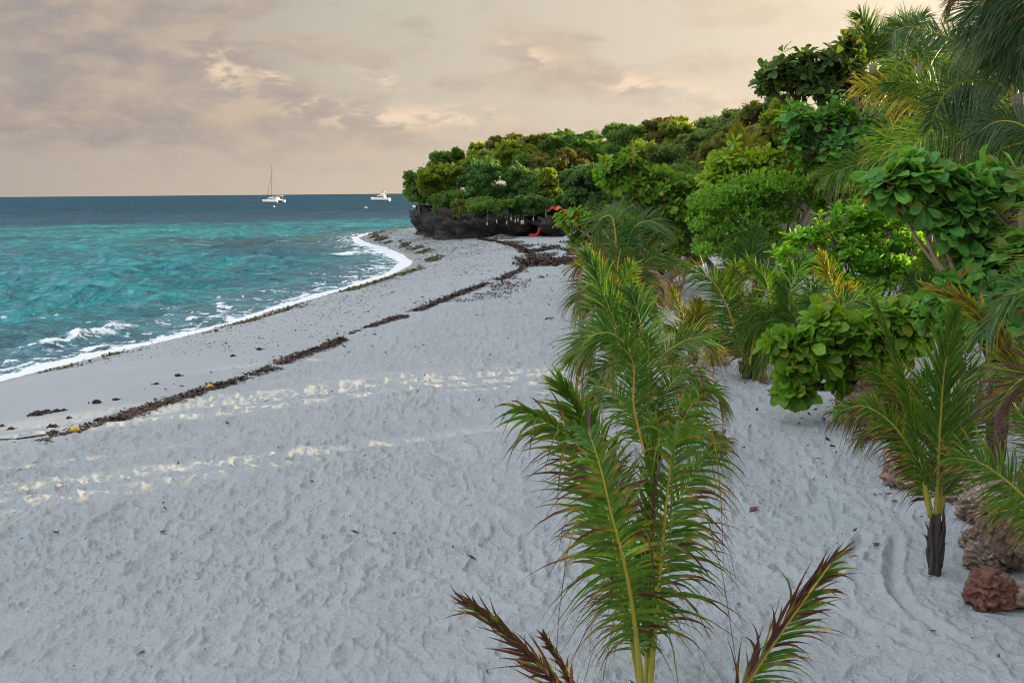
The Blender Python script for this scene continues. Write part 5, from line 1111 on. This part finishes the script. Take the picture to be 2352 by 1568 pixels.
# mooring buoys
def buoy(px_, py_, r, mat, label, ringmat):
    b = onplane(px_, py_, 0); t = thing('mooring_buoy', b, label, 'buoy', 'mooring buoys on the sea')
    ballm((0, 0, r * .4), (r, r, r * .9)).build('float', mat, t); mb = MB(); tube(mb, [(0, 0, r), (0, 0, r * 1.7)], r * .12, 5); tube(mb, [(-r * .3, 0, r * 1.9), (0, 0, r * 1.65), (r * .3, 0, r * 1.9)], r * .1, 5); mb.build('eye', ringmat, t)
M_ORG = simple('orange_float', (.75, .40, .12), (.6, .3, .1), 3, .5)
buoy(840, 479, .55, M_ORG, 'pale orange buoy on the water below the motor yacht', M_MAST)
buoy(629.5, 476, .45, M_HULL, 'white buoy on the water just below the sailing catamaran', M_MAST)
# ------------------------------------------------------------------ under the headland trees
M_POLE = simple('weathered_pole', (.42, .36, .28), (.30, .25, .2), 3, .8)
M_WHITE = simple('white_paint', (.52, .52, .50), (.42, .42, .40), 4, .6)
M_GREENP = simple('green_white_paint', (.55, .75, .6), (.4, .6, .45), 4, .6)
SG = 'thin dark stems with white painted feet along the cliff'
stems = [(1119, 481, 518, 'leftmost thin stem along the cliff, its foot painted greenish white', M_GREENP), (1141, 482, 513, 'thin dark stem with white foot, second from the left along the cliff', M_WHITE), (1164, 481, 516, 'thin dark stem with white foot, third from the left along the cliff', M_WHITE),
 (1174, 492, 507, 'short stem with white foot under the right dark blue-green tree, leftmost of its cluster', M_WHITE), (1183.5, 494, 512, 'lowest short stem with white foot in the middle of the cluster', M_WHITE), (1190, 492, 510, 'short stem with white foot right beside the lowest one of the cluster', M_WHITE), (1198, 498, 515, 'stubby wide white-footed stem left of the thickest one', M_WHITE), (1202, 480, 515, 'thicker stem with a long white foot at the right end of the cluster', M_WHITE), (1225, 484, 508, 'lone thin stem with white foot left of the red curled sheet', M_WHITE)]
for x_, y0, y1, lab, mt in stems:
    Yc = cp[3][1] - 2.6 if x_ > 1170 else cp[4][1] - 4.0
    c0 = P(x_, y1, Yc); c1 = P(x_ + 1, y0, Yc); t = thing('painted_stem', c0, lab, 'stem', SG)
    mb = MB(); tube(mb, [c0 + [0, 0, .35], (c0 + c1) / 2 + [.03, 0, 0], c1], [.03, .025, .02], 6, 6); mb.build("shaft", M_BARK, t, c0)
    w_ = .12 if 'thicker' in lab or 'stubby' in lab else .075
    mb = MB(); tube(mb, [c0, c0 + [0, 0, .22 + w_]], [w_ * .7, w_ * .5], 8); mb.build('foot', mt, t, c0)
for k, (x0, y0, x1, y1, lab) in enumerate([(1261, 478, 1267.5, 541, 'tall leaning pale pole standing on sand right of the red curled sheet'), (1288, 490, 1288.5, 541, 'straight pale pole beside the almond leaves, right of the tall leaning pole')]):
    g0 = G(x1, y1); c1 = P(x0, y0, g0[1]); mb = MB(); tube(mb, [g0 - [0, 0, .3], (g0 + c1) / 2 + [.03, 0, 0], c1], [.065, .055, .045], 7, 8); tube(mb, [c1 - [0, 0, .12], c1 + [0, 0, .02]], [.07, .07], 7)
    o = mb.build('pole', M_POLE, None, g0); o.location = g0; tag(o, lab, 'pole', 'pale poles at the foot of the headland')
# red curled sheet (an L-shaped strip) and small red cloth on the cliff
g0 = G(1222, 541.5); Yc = g0[1] - 1.6
c = cat_curve([P(1216, 540.5, Yc), P(1232, 540, Yc), P(1236, 535, Yc), P(1239.5, 527, Yc), P(1238, 521.5, Yc)], 26)
mb = MB(); rings = []
tg = nrm(np.gradient(c, axis=0)); nn_ = nrm(np.cross(tg, [0, 1, 0]))
for q, n_ in zip(c, nn_): rings.append([q + n_ * .09 + [0, -.32, .0], q - n_ * .09 + [0, -.32, 0], q - n_ * .13 + [0, 0, 0], q - n_ * .09 + [0, .32, 0], q + n_ * .09 + [0, .32, 0], q + n_ * .13])
loft(mb, rings); o = mb.build('red_sheet', M_RED, None, g0); o.location = g0; tag(o, 'bright red curled sheet lying on sand and rising against the cliff', 'sheet')
c0 = P(1256, 529, Yc - .6); mb = MB(); g = np.random.default_rng(5)
loft(mb, [[c0 + [w_ * math.cos(a) + .03 * g.normal(), .07 * math.sin(a), z] for a in np.arange(8) * PI / 4] for z, w_ in ((-.35, .05), (-.2, .12), (.0, .13), (.15, .10), (.32, .05), (.5, .02))])
o = mb.build('red_cloth', M_RED, None, c0); o.location = c0; tag(o, 'small red cloth hanging on the cliff between red sheet and pale pole', 'cloth')
# red and orange awning between trees
c0 = P(1276, 484, cp[1][1] - 1.0); mb = MB(); n = 12
u_ = np.linspace(-1, 1, n); gx_, gy_ = np.meshgrid(u_, np.linspace(0, 1, 7))
zz = .55 * (1 - gx_ ** 2 * .75) * (1 - .55 * gy_) - .1 * np.cos(gx_ * 9)
top = np.stack([c0[0] + gx_ * .95, c0[1] - gy_ * 1.4, c0[2] + zz - .1], -1); nv = top.shape[0] * n
mb.add(np.concatenate([top.reshape(-1, 3), top.reshape(-1, 3) - [0, 0, .05]]), np.concatenate([grid_quads(7, n), grid_quads(7, n)[:, ::-1] + nv]))
t = thing('awning', c0, 'dark red and orange cloth awning among trees above the right end of the cliff', 'awning'); mb.build('cloth', simple('awning_red', (.40, .03, .02), (.62, .22, .03), 1.6, .7, contrast=(.5, .62)), t, c0)
mb = MB(); tube(mb, [c0 + [-.9, -1.3, -1.6], c0 + [-.9, -1.3, .1]], .035, 5); mb.build('post', M_POLE, t, c0); mb = MB(); tube(mb, [c0 + [.9, -1.3, -1.6], c0 + [.9, -1.3, .1]], .035, 5); mb.build('post', M_POLE, t, c0)
# blue-white tarpaulin lump under the left trees
c0 = P(1044, 462, cp[4][1] + .5); v = ball(22, 14); f_ = n3(v * 2.1 + 3, 2); v = v * (.6 + .7 * f_)[..., None] * [.30, .3, .36]
mb = MB(); loft(mb, v + c0); o = mb.build('tarpaulin', simple('tarp', (.26, .36, .48), (.06, .09, .16), 2.2, .6, contrast=(.42, .58)), None, c0, smooth=False); o.location = c0; tag(o, 'crumpled blue and white tarpaulin in the dark under the left headland trees', 'tarpaulin')
# driftwood mound, grass tuft, dead grey stump
def mound(name, px_, py_, r, mat, label, cat, n=46, seed=0):
    g = np.random.default_rng(seed); c0 = G(px_, py_); mb = MB()
    for k in range(n):
        a = g.uniform(0, 2 * PI); d = abs(g.normal(0, .45)); q = c0 + np.array([math.cos(a) * d * r[0], math.sin(a) * d * r[1], max(0, 1 - d) * r[2] * g.uniform(.2, 1)])
        b_ = g.uniform(0, 2 * PI); l = r[0] * g.uniform(.25, .6); e = np.array([math.cos(b_) * l, math.sin(b_) * l * .6, g.normal(0, .12) * l])
        tube(mb, [q - e / 2, q + [0, 0, .1 * l], q + e / 2], [.02 * r[0], .05 * r[0] * g.uniform(.4, 1), .015 * r[0]], 5, 6)
    v = ball(20, 10) * np.array([r[0] * .8, r[1] * .8, r[2] * .7]); v = v * (.7 + .6 * n3(v * 2 / r[0] + seed, 3))[..., None]
    loft(mb, v + c0); o = mb.build(name, mat, None, c0); o.location = c0; return tag(o, label, cat)
M_STRAW = simple('straw', (.38, .22, .14), (.20, .10, .07), 9, .9, .8, 60, stretch=(1, 1, 2))
mound('driftwood_pile', 1152, 549, (1.5, .8, .34), simple('driftwood', (.20, .17, .14), (.06, .05, .048), 3, .9), 'low grey driftwood pile on the far sand before the cliff', 'driftwood', 90, 3)
mound('straw_pile', 1686, 812, (.42, .3, .26), M_STRAW, 'brown straw and fibre pile on sand left of the leaning palm stump', 'straw pile', 90, 4)
mound('straw_pile', 1985, 880, (.5, .35, .30), M_STRAW, 'reddish dry fibre heap on the rocks behind the almond sapling', 'straw pile', 80, 6)
g0 = G(1172, 542); mb = MB(); g = np.random.default_rng(12)
for k in range(80):
    a = g.uniform(0, 2 * PI); l = g.uniform(.5, 1.1); q = g0 + [g.normal(0, .35), g.normal(0, .2), 0]
    tube(mb, [q, q + [math.cos(a) * .3 * l, math.sin(a) * .3 * l, .6 * l], q + [math.cos(a) * .7 * l, math.sin(a) * .7 * l, .75 * l]], [.035, .03, .006], 3, 5)
o = mb.build('grass_tuft', simple('grey_grass', (.24, .24, .19), (.14, .14, .11), 4, .8), None, g0); o.location = g0; tag(o, 'grey spiky grass tuft at the foot of the cliff left of the red sheet', 'plant')
g0 = G(1500, 690)
mb = MB()
for pts, r in (([(1494, 700), (1500, 650), (1494, 620), (1502, 590)], (.28, .2, .17, .12)), ([(1506, 700), (1520, 665), (1530, 640), (1560, 620), (1572, 590)], (.24, .2, .17, .14, .1)), ([(1530, 640), (1548, 655), (1566, 650), (1588, 640)], (.16, .14, .1, .07)), ([(1500, 650), (1486, 640), (1478, 620)], (.1, .08, .05))):
    tube(mb, [P(a, b_, g0[1] + 1) for a, b_ in pts], r, 9, 22)
V_ = mb.v; 
for i in range(len(V_)): V_[i] = V_[i] + .05 * (n3(V_[i] * 3, 5) - .5)[:, None] * 2
o = mb.build('dead_trunk', M_BARK_GREY, None, g0); o.location = g0; tag(o, 'grey weathered dead trunk with forked limbs on sand behind the hairy almond trunk', 'dead tree')
# far boat / cloth heap on sand seen through the gap
g0 = G(1606, 606); mb = MB(); v = ball(16, 8) * [.85, .5, .28]; v = v * (.7 + .6 * n3(v * 3, 2))[..., None]; loft(mb, v + g0 + [0, 0, .15])
o = mb.build('red_bundle', M_RED, None, g0); o.location = g0; tag(o, 'red bundle on white sand seen through the gap under the almond leaves', 'bundle')
# ------------------------------------------------------------------ coral rocks of the bed edge
RG_ = 'coral rocks edging the palm bed'
def R_at(px_, py_, w, label, mat, seed, flat=.85, sx=1.0, lift=0.0):
    g0 = G(px_, py_); s = np.linalg.norm(g0 - [0, 0, CAMZ]) / F; r = w / 2 * s
    g0 = g0 + [0, r * .6, lift]
    return rock('coral_rock', label, g0, (r * sx, r, r), seed, mat, RG_, flat)
R_at(2283, 1400, 92, 'round red-brown pitted coral boulder, nearest at the lower right', M_ROCK_RED, 1)
R_at(2340, 1322, 120, 'tan coral boulder on top behind the round red-brown boulder', M_ROCK, 2, .9, lift=.12)
R_at(2350, 1398, 60, 'small pale pitted rock at the right edge beside the round red-brown boulder', M_ROCK_PALE, 3)
R_at(2276, 1318, 76, 'brown coral rock touching the left side of the tan boulder', M_ROCK, 4, .8)
R_at(2255, 1268, 70, 'low brown coral rock half buried behind the boulder group', M_ROCK, 5, .7)
R_at(2330, 1262, 110, 'big tan coral rock under the feathery right-edge frond', M_ROCK_PALE, 6, .9)
R_at(2262, 1205, 90, 'coral rock seen through the lower leaflets of the feathery frond', M_ROCK_PALE, 7, .85)
R_at(2318, 1180, 110, 'coral rock behind the middle of the feathery frond', M_ROCK, 8, .9)
R_at(2216, 1165, 76, 'coral rock right of the dark palm stump', M_ROCK_PALE, 9, .85)
R_at(2092, 1128, 92, 'blocky pale and brown coral rock just left of the young right palm', M_ROCK_PALE, 10, .95, 1.0)
R_at(2136, 1120, 70, 'reddish rock behind the yellow stalks of the young right palm', M_ROCK, 11, .9)
R_at(2085, 1085, 60, 'reddish top stone lying on the blocky rock', M_ROCK_RED, 12, .6, 1.1, lift=.22)
R_at(1985, 975, 86, 'pinkish coral rock right of the sapling trunk', M_ROCK_PALE, 13, .95, 1.1)
R_at(2040, 985, 76, 'pale coral rock behind the drooping brown frond', M_ROCK_PALE, 14, .9)
R_at(1962, 930, 60, 'small rubble rock behind the sapling trunk', M_ROCK, 15, .9)
R_at(2024, 925, 70, 'upper rubble rock among yellow leaves right of the sapling', M_ROCK, 16, .9)
# ------------------------------------------------------------------ yellow float with rope, seaweed clumps
M_YEL = simple('yellow_float', (.60, .42, .02), (.45, .32, .03), 5, .45)
M_ROPE = simple('dark_rope', (.05, .05, .06), (.03, .03, .03), 30, .9)
def yfloat(px_, py_, r, label, rope=None):
    g0 = G(px_, py_); t = thing('yellow_float', g0, label, 'float', 'yellow fishing floats on the beach')
    a = ball(18, 11); v = np.stack([a[..., 2] * r * 1.35, a[..., 0] * r, a[..., 1] * r + r * .8], -1)
    mb = MB(); loft(mb, v); f_ = mb.build('float_body', M_YEL, t)
    mb = MB(); tube(mb, [(r * 1.3, 0, r * .8), (r * 1.7, 0, r * .55)], [r * .2, r * .12], 8); mb.build('eye', M_YEL, t)
    return t
yfloat(172, 993, .062, 'yellow fishing float with dark rope, in the seaweed line at the left')
yfloat(482.5, 891, .05, 'small yellow float farther along the seaweed line')
pts = [G(a, b_, .02) for a, b_ in ((0, 1012), (40, 1010), (90, 1003), (130, 999), (160, 995))]
mb = MB(); tube(mb, pts, .016, 6, 40); o = mb.build('rope', M_ROPE, None, pts[0]); o.location = pts[0]; tag(o, 'dark rope running over the wet sand to the yellow float', 'rope')
M_WEED = simple('seaweed_brown', (.075, .036, .018), (.025, .014, .010), 9, .7)
M_WEEDG = simple('seaweed_olive', (.10, .085, .018), (.05, .045, .012), 9, .7)
def weedclump(px_, py_, w, label, seed, mat=M_WEED):
    g = np.random.default_rng(seed + 900); g0 = G(px_, py_); s = np.linalg.norm(g0 - [0, 0, CAMZ]) / F; r = w / 2 * s; mb = MB()
    for k in range(70):
        a = g.uniform(0, 2 * PI); d = abs(g.normal(0, .5)) * r; q = g0 + [math.cos(a) * d, math.sin(a) * d * .8, max(0, (r - d)) * .45 * g.random()]
        b_ = g.uniform(0, 2 * PI); l = r * g.uniform(.2, .55)
        tube(mb, [q, q + [math.cos(b_) * l * .5, math.sin(b_) * l * .5, .25 * l + .01], q + [math.cos(b_) * l, math.sin(b_) * l, g.normal(0, .1) * l]], [.10 * r, .13 * r, .03 * r], 4, 5)
    v = ball(14, 8) * r * .62; v[..., 2] *= .5; v = v * (.6 + .8 * n3(v * 5 / r + seed, 3))[..., None]; loft(mb, v + g0)
    o = mb.build('seaweed_clump', mat, None, g0, smooth=False); o.location = g0; return tag(o, label, 'seaweed', 'seaweed clumps on the wet sand')
for k, (a, b_, w_, lab) in enumerate([(87, 953, 32, 'largest dark seaweed clump, at the left of the upper wet sand'), (108, 945, 16, 'small purple-brown clump touching the right of the largest one'), (130, 945, 18, 'brown seaweed clump right of the two leftmost clumps'), (146, 943, 13, 'narrow clump at the right end of the cluster near the largest clump'), (159, 961, 15, 'rusty red seaweed clump on the sand above the yellow float'), (120, 982, 25, 'reddish low seaweed clump left of the yellow float'), (26, 987, 18, 'dark clump near the left edge left of the reddish low clump'), (5, 979, 14, 'rusty clump cut by the left edge'), (124, 997, 30, 'blackish weed heap on the rope left of the yellow float'), (222, 926, 26, 'brown clump in the broken weed line above the long streaks'), (266, 919, 16, 'small brown clump right of the broken weed line'), (229, 966, 22, 'dark olive clump in the seaweed line right of the yellow float'), (359, 883, 14, 'rust coloured lone clump on smooth sand'), (409, 864, 18, 'reddish lone clump farther up on the smooth sand'), (535, 818, 12, 'small brown heap on the middle of the wet sand'), (596, 803, 16, 'low brown heap near the middle seaweed patches'), (1244, 638, 13, 'dark red flat leaf heap on far sand right of the weed line')]):
    weedclump(a, b_, w_, lab, k)
# ------------------------------------------------------------------ uncountable wrack and litter
g = np.random.default_rng(21)
def flakes(pos, size, elong, mb, lift=.006, tilt=.25):
    n = len(pos); a = g.uniform(0, 2 * PI, n)
    D = np.stack([np.cos(a), np.sin(a), g.normal(0, tilt, n)], 1); U = np.stack([g.normal(0, tilt, n), g.normal(0, tilt, n), np.ones(n)], 1)
    kites(mb, pos + [0, 0, lift], nrm(D), nrm(U), size * elong, g.random(n), .5 / elong)
def along(c, n, sd_off, jit):
    c2 = cat_curve(np.c_[c, np.zeros(len(c))], 400)[:, :2]; d = np.r_[0, np.cumsum(np.linalg.norm(np.diff(c2, axis=0), axis=1))]
    u_ = g.uniform(0, d[-1], n); q = np.stack([np.interp(u_, d, c2[:, 0]), np.interp(u_, d, c2[:, 1])], 1)
    tt = nrm(np.stack([np.interp(u_, d, np.gradient(c2[:, 0])), np.interp(u_, d, np.gradient(c2[:, 1]))], 1))
    nn = np.stack([tt[:, 1], -tt[:, 0]], 1)          # towards the land for curves running away from the camera
    return q + nn * (sd_off + g.normal(0, 1, n) * jit)[:, None], u_
def ground(q, mask=None):
    z = land_z(q[:, 0], q[:, 1]); return np.c_[q, z]
mb = MB()
q, u_ = along(weed, 40000, 0.0, .13); k_ = fbm(q[:, 0] * 1.3, q[:, 1] * .8, 300, 3) > .37 + .16 * (1 - ss(22, 40, q[:, 1])) ; q = q[k_]
flakes(ground(q), g.uniform(.012, .05, len(q)) * (1 + np.hypot(*q.T) / 60), 2.2, mb, .010, .3)
q, u_ = along(weed, 16000, 0.9, .8); k_ = (fbm(q[:, 0] * .5, q[:, 1] * .35, 310, 3) > .53) & (q[:, 1] > 24); q = q[k_]
flakes(ground(q), g.uniform(.015, .055, len(q)) * (1 + np.hypot(*q.T) / 70), 1.8, mb, .02, .4)
q = np.stack([P(a, b_, 1)[:1] for a, b_ in []]) if 0 else None
# broad weed field at the far right end of the line
fq = [G(a, b_)[:2] for a, b_ in g.uniform((1200, 556), (1330, 612), (420, 2))]
fq = np.repeat(np.array(fq), 40, 0) + g.normal(0, .3, (420 * 40, 2)); k_ = fbm(fq[:, 0] * .7, fq[:, 1] * .3, 330, 3) > .53; fq = fq[k_]
flakes(ground(fq), g.uniform(.05, .14, len(fq)), 1.8, mb, .05, .4)
wv = mb.build('seaweed_line', M_WEED, smooth=False); tag(wv, 'dark brown line of seaweed wrack curving along the beach', 'seaweed', kind='stuff')
mb = MB()
sh2 = shore[2:-4]
q, u_ = along(sh2, 20000, 1.5, .40); k_ = (fbm(q[:, 0] * .8, q[:, 1] * .35, 340, 3) > .52); q = q[k_]
flakes(ground(q), g.uniform(.02, .06, len(q)) * (1 + np.hypot(*q.T) / 60), 2.0, mb, .015, .35)
q, u_ = along(sh2, 9000, 4.0, 2.2); k_ = (fbm(q[:, 0] * .5, q[:, 1] * .22, 350, 3) > .55); q = q[k_]
flakes(ground(q), g.uniform(.015, .045, len(q)) * (1 + np.hypot(*q.T) / 60), 1.8, mb, .01, .3)
q, u_ = along(sh2, 15000, 3.5, 2.6); q = q[q[:, 1] > 14]
flakes(ground(q), g.uniform(.010, .026, len(q)) * (1 + np.hypot(*q.T) / 40), 1.8, mb, .008, .3)
q = np.stack([g.uniform(-14, 2, 6000), g.uniform(70, 96, 6000)], 1); sd_ = shore_sd(q[:, 0], q[:, 1]); q = q[(sd_ > 1) & (fbm(q[:, 0] * .35, q[:, 1] * .2, 360, 3) > .5)]
flakes(ground(q), g.uniform(.03, .10, len(q)), 1.8, mb, .02, .3)
wv = mb.build('seaweed_scraps', M_WEEDG, smooth=False); tag(wv, 'olive seaweed scraps scattered over the wet sand', 'seaweed', kind='stuff')
# dry leaves and bark bits on the upper sand
mb = MB(); q = np.stack([g.uniform(-16, 14, 30000), 4.5 + 42 * g.random(30000) ** 1.3], 1); sd_ = shore_sd(q[:, 0], q[:, 1]); dens = .18 + .8 * ss(2, 6, q[:, 0]) * (1 - ss(20, 40, q[:, 1])) + .6 * np.exp(-((q[:, 0] + 3.2) ** 2 + (q[:, 1] - 11.5) ** 2) / 3)
q = q[(sd_ > 7) & (g.random(len(q)) < dens * .55)]
z = land_z(q[:, 0], q[:, 1]); flakes(np.c_[q, z + .02], g.choice([.008, .012, .02, .03], len(q), p=[.5, .3, .15, .05]) * (1 + np.hypot(*q.T) / 22), 2.6, mb, .01, .4)
q = np.stack([g.uniform(2, 13, 2500), g.uniform(9, 34, 2500)], 1); k_ = (fbm(q[:, 0] * .5, q[:, 1] * .4, 380, 3) > .55) & (q[:, 0] > q[:, 1] * .24 + .8); q = q[k_]
flakes(np.c_[q, land_z(q[:, 0], q[:, 1]) + .02], g.uniform(.02, .07, len(q)), 1.8, mb, .01, .5)
wv = mb.build('leaf_litter', simple('dry_litter', (.10, .055, .04), (.035, .02, .022), 6, .8), smooth=False); tag(wv, 'dry leaf and bark litter scattered over the white sand', 'litter', kind='stuff')
# fallen red leaves one can pick out
M_REDLEAF = simple('red_leaf', (.22, .03, .035), (.10, .015, .02), 20, .6)
for k, (a, b_, s_, lab) in enumerate([(2032, 1142, .10, 'dark red fallen leaf in front of the blocky rock'), (2057, 1139, .07, 'small dark red leaf right of the leaf before the blocky rock'), (2104, 1164, .12, 'dark red fallen leaf left of the dark palm stump'), (2260, 1246, .11, 'bright red and green fallen leaf left of the boulders'), (2022, 1253, .06, 'lone purple-red leaf above the sand tracks'), (1972, 1284, .05, 'tiny purple leaf left of the sand tracks'), (1744, 1169, .10, 'thin red leaf on sand right of the largest foreground palm'), (1276, 732, .22, 'dark red leaf on open sand left of the palm row'), (1300, 832, .14, 'reddish leaf in the sun streaks left of the palm row'), (1290, 822, .09, 'orange-brown leaf just above the reddish leaf in the sun streaks')]):
    q = G(a, b_, .03); mb = MB(); h_ = g.uniform(0, 6)
    blades(mb, q[None], np.array([[math.cos(h_), math.sin(h_), .08]]), np.array([[0, 0, 1.0]]), np.array([s_ * 1.6]), OBOV, np.array([.5]), np.array([.3]), 0, .35)
    v0 = mb.v[0]; mb.add(v0 - [0, 0, .004], [(x_[3], x_[2], x_[1], x_[0]) for x_ in mb.q[0]], rnd=.5, dry=0)
    o = mb.build('fallen_leaf', M_REDLEAF, None, q); o.location = q; tag(o, lab, 'leaf', 'red fallen leaves on the sand')
# fallen brown frond pieces near the seaweed, plus the flying crow
M_CROW = simple('crow_feathers', (.022, .018, .024), (.012, .010, .014), 8, .5)
c0 = P(1330, 707, 24.5); s_ = 24.5 / F
def cq(dx, dy, dz=0.0): return c0 + np.array([dx * s_, dz, -dy * s_])
M_CROWG, nt, N, L = newmat('crow_body')
p = setin(nd(nt, 'ShaderNodeBsdfPrincipled'), Roughness=.55); gpos = nd(nt, 'ShaderNodeTexCoord'); sp = nd(nt, 'ShaderNodeSeparateXYZ'); L.new(gpos.outputs['Object'], sp.inputs[0])
L.new(ramp(nt, val(nt, 'MULTIPLY_ADD', sp.outputs[0], 4.0, .5), [(.30, (.02, .016, .02)), (.40, (.13, .13, .14)), (.62, (.10, .10, .11)), (.75, (.018, .016, .02))]), p.inputs['Base Color'])
o_ = nd(nt, 'ShaderNodeOutputMaterial'); L.new(p.outputs[0], o_.inputs[0])
mb = MB()
body = [(-7, -.6, 1.2), (-5.5, -.4, 2.6), (-3, 0, 3.2), (0, .2, 3.8), (4, .8, 3.4), (7, 1.6, 2.3), (9, 2.2, 1.4)]
loft(mb, [[cq(x_, y_ - r_ * math.sin(a) * .8, r_ * s_ * math.cos(a)) for a in np.arange(10) * PI / 5] for x_, y_, r_ in body])
tail = [(8, 2.0, 1.4, .8), (12, 3.4, 2.6, .6), (17, 5.0, 3.4, .4), (19, 5.6, 2.2, .25)]
loft(mb, [[cq(x_, y_ - .5 * h_, w_ * s_), cq(x_, y_ + .5 * h_, w_ * s_), cq(x_, y_ + .9 * h_, 0), cq(x_, y_ + .5 * h_, -w_ * s_), cq(x_, y_ - .5 * h_, -w_ * s_), cq(x_, y_ - .9 * h_, 0)] for x_, y_, w_, h_ in tail])
wing = [(-2, 0, 3.6, .9), (-7, 1.0, 4.4, .8), (-11, 3.0, 3.8, .7), (-14, 4.8, 2.6, .6), (-18, 5.2, 1.4, .5), (-20, 4.6, .6, .4)]
loft(mb, [[cq(x_ + .35 * w_, y_ - .5 * h_, -1.8 * s_ * w_), cq(x_, y_ - h_ * .6, -w_ * s_), cq(x_, y_ - h_ * .6, w_ * s_ * .4), cq(x_, y_ + h_ * .5, w_ * s_ * .4), cq(x_, y_ + h_ * .5, -w_ * s_), cq(x_ + .35 * w_, y_ + .2 * h_, -1.8 * s_ * w_)] for x_, y_, w_, h_ in wing])
wing2 = [(2, 0, 3.4, .8), (6, -.4, 4.4, .7), (10, .2, 4.0, .6), (15, 1.0, 2.4, .4), (18, 1.2, .7, .3)]
loft(mb, [[cq(x_, y_ - h_ * .5, 2 * s_), cq(x_, y_ - h_ * .5, 2 * s_ + w_ * s_ * 2.4), cq(x_, y_ + h_ * .5, 2 * s_ + w_ * s_ * 2.4), cq(x_, y_ + h_ * .5, 2 * s_)] for x_, y_, w_, h_ in wing2])
o = mb.build('crow', M_CROWG, None, c0); o.location = c0; tag(o, 'dark crow flying low over the sand beside the palm row', 'bird')
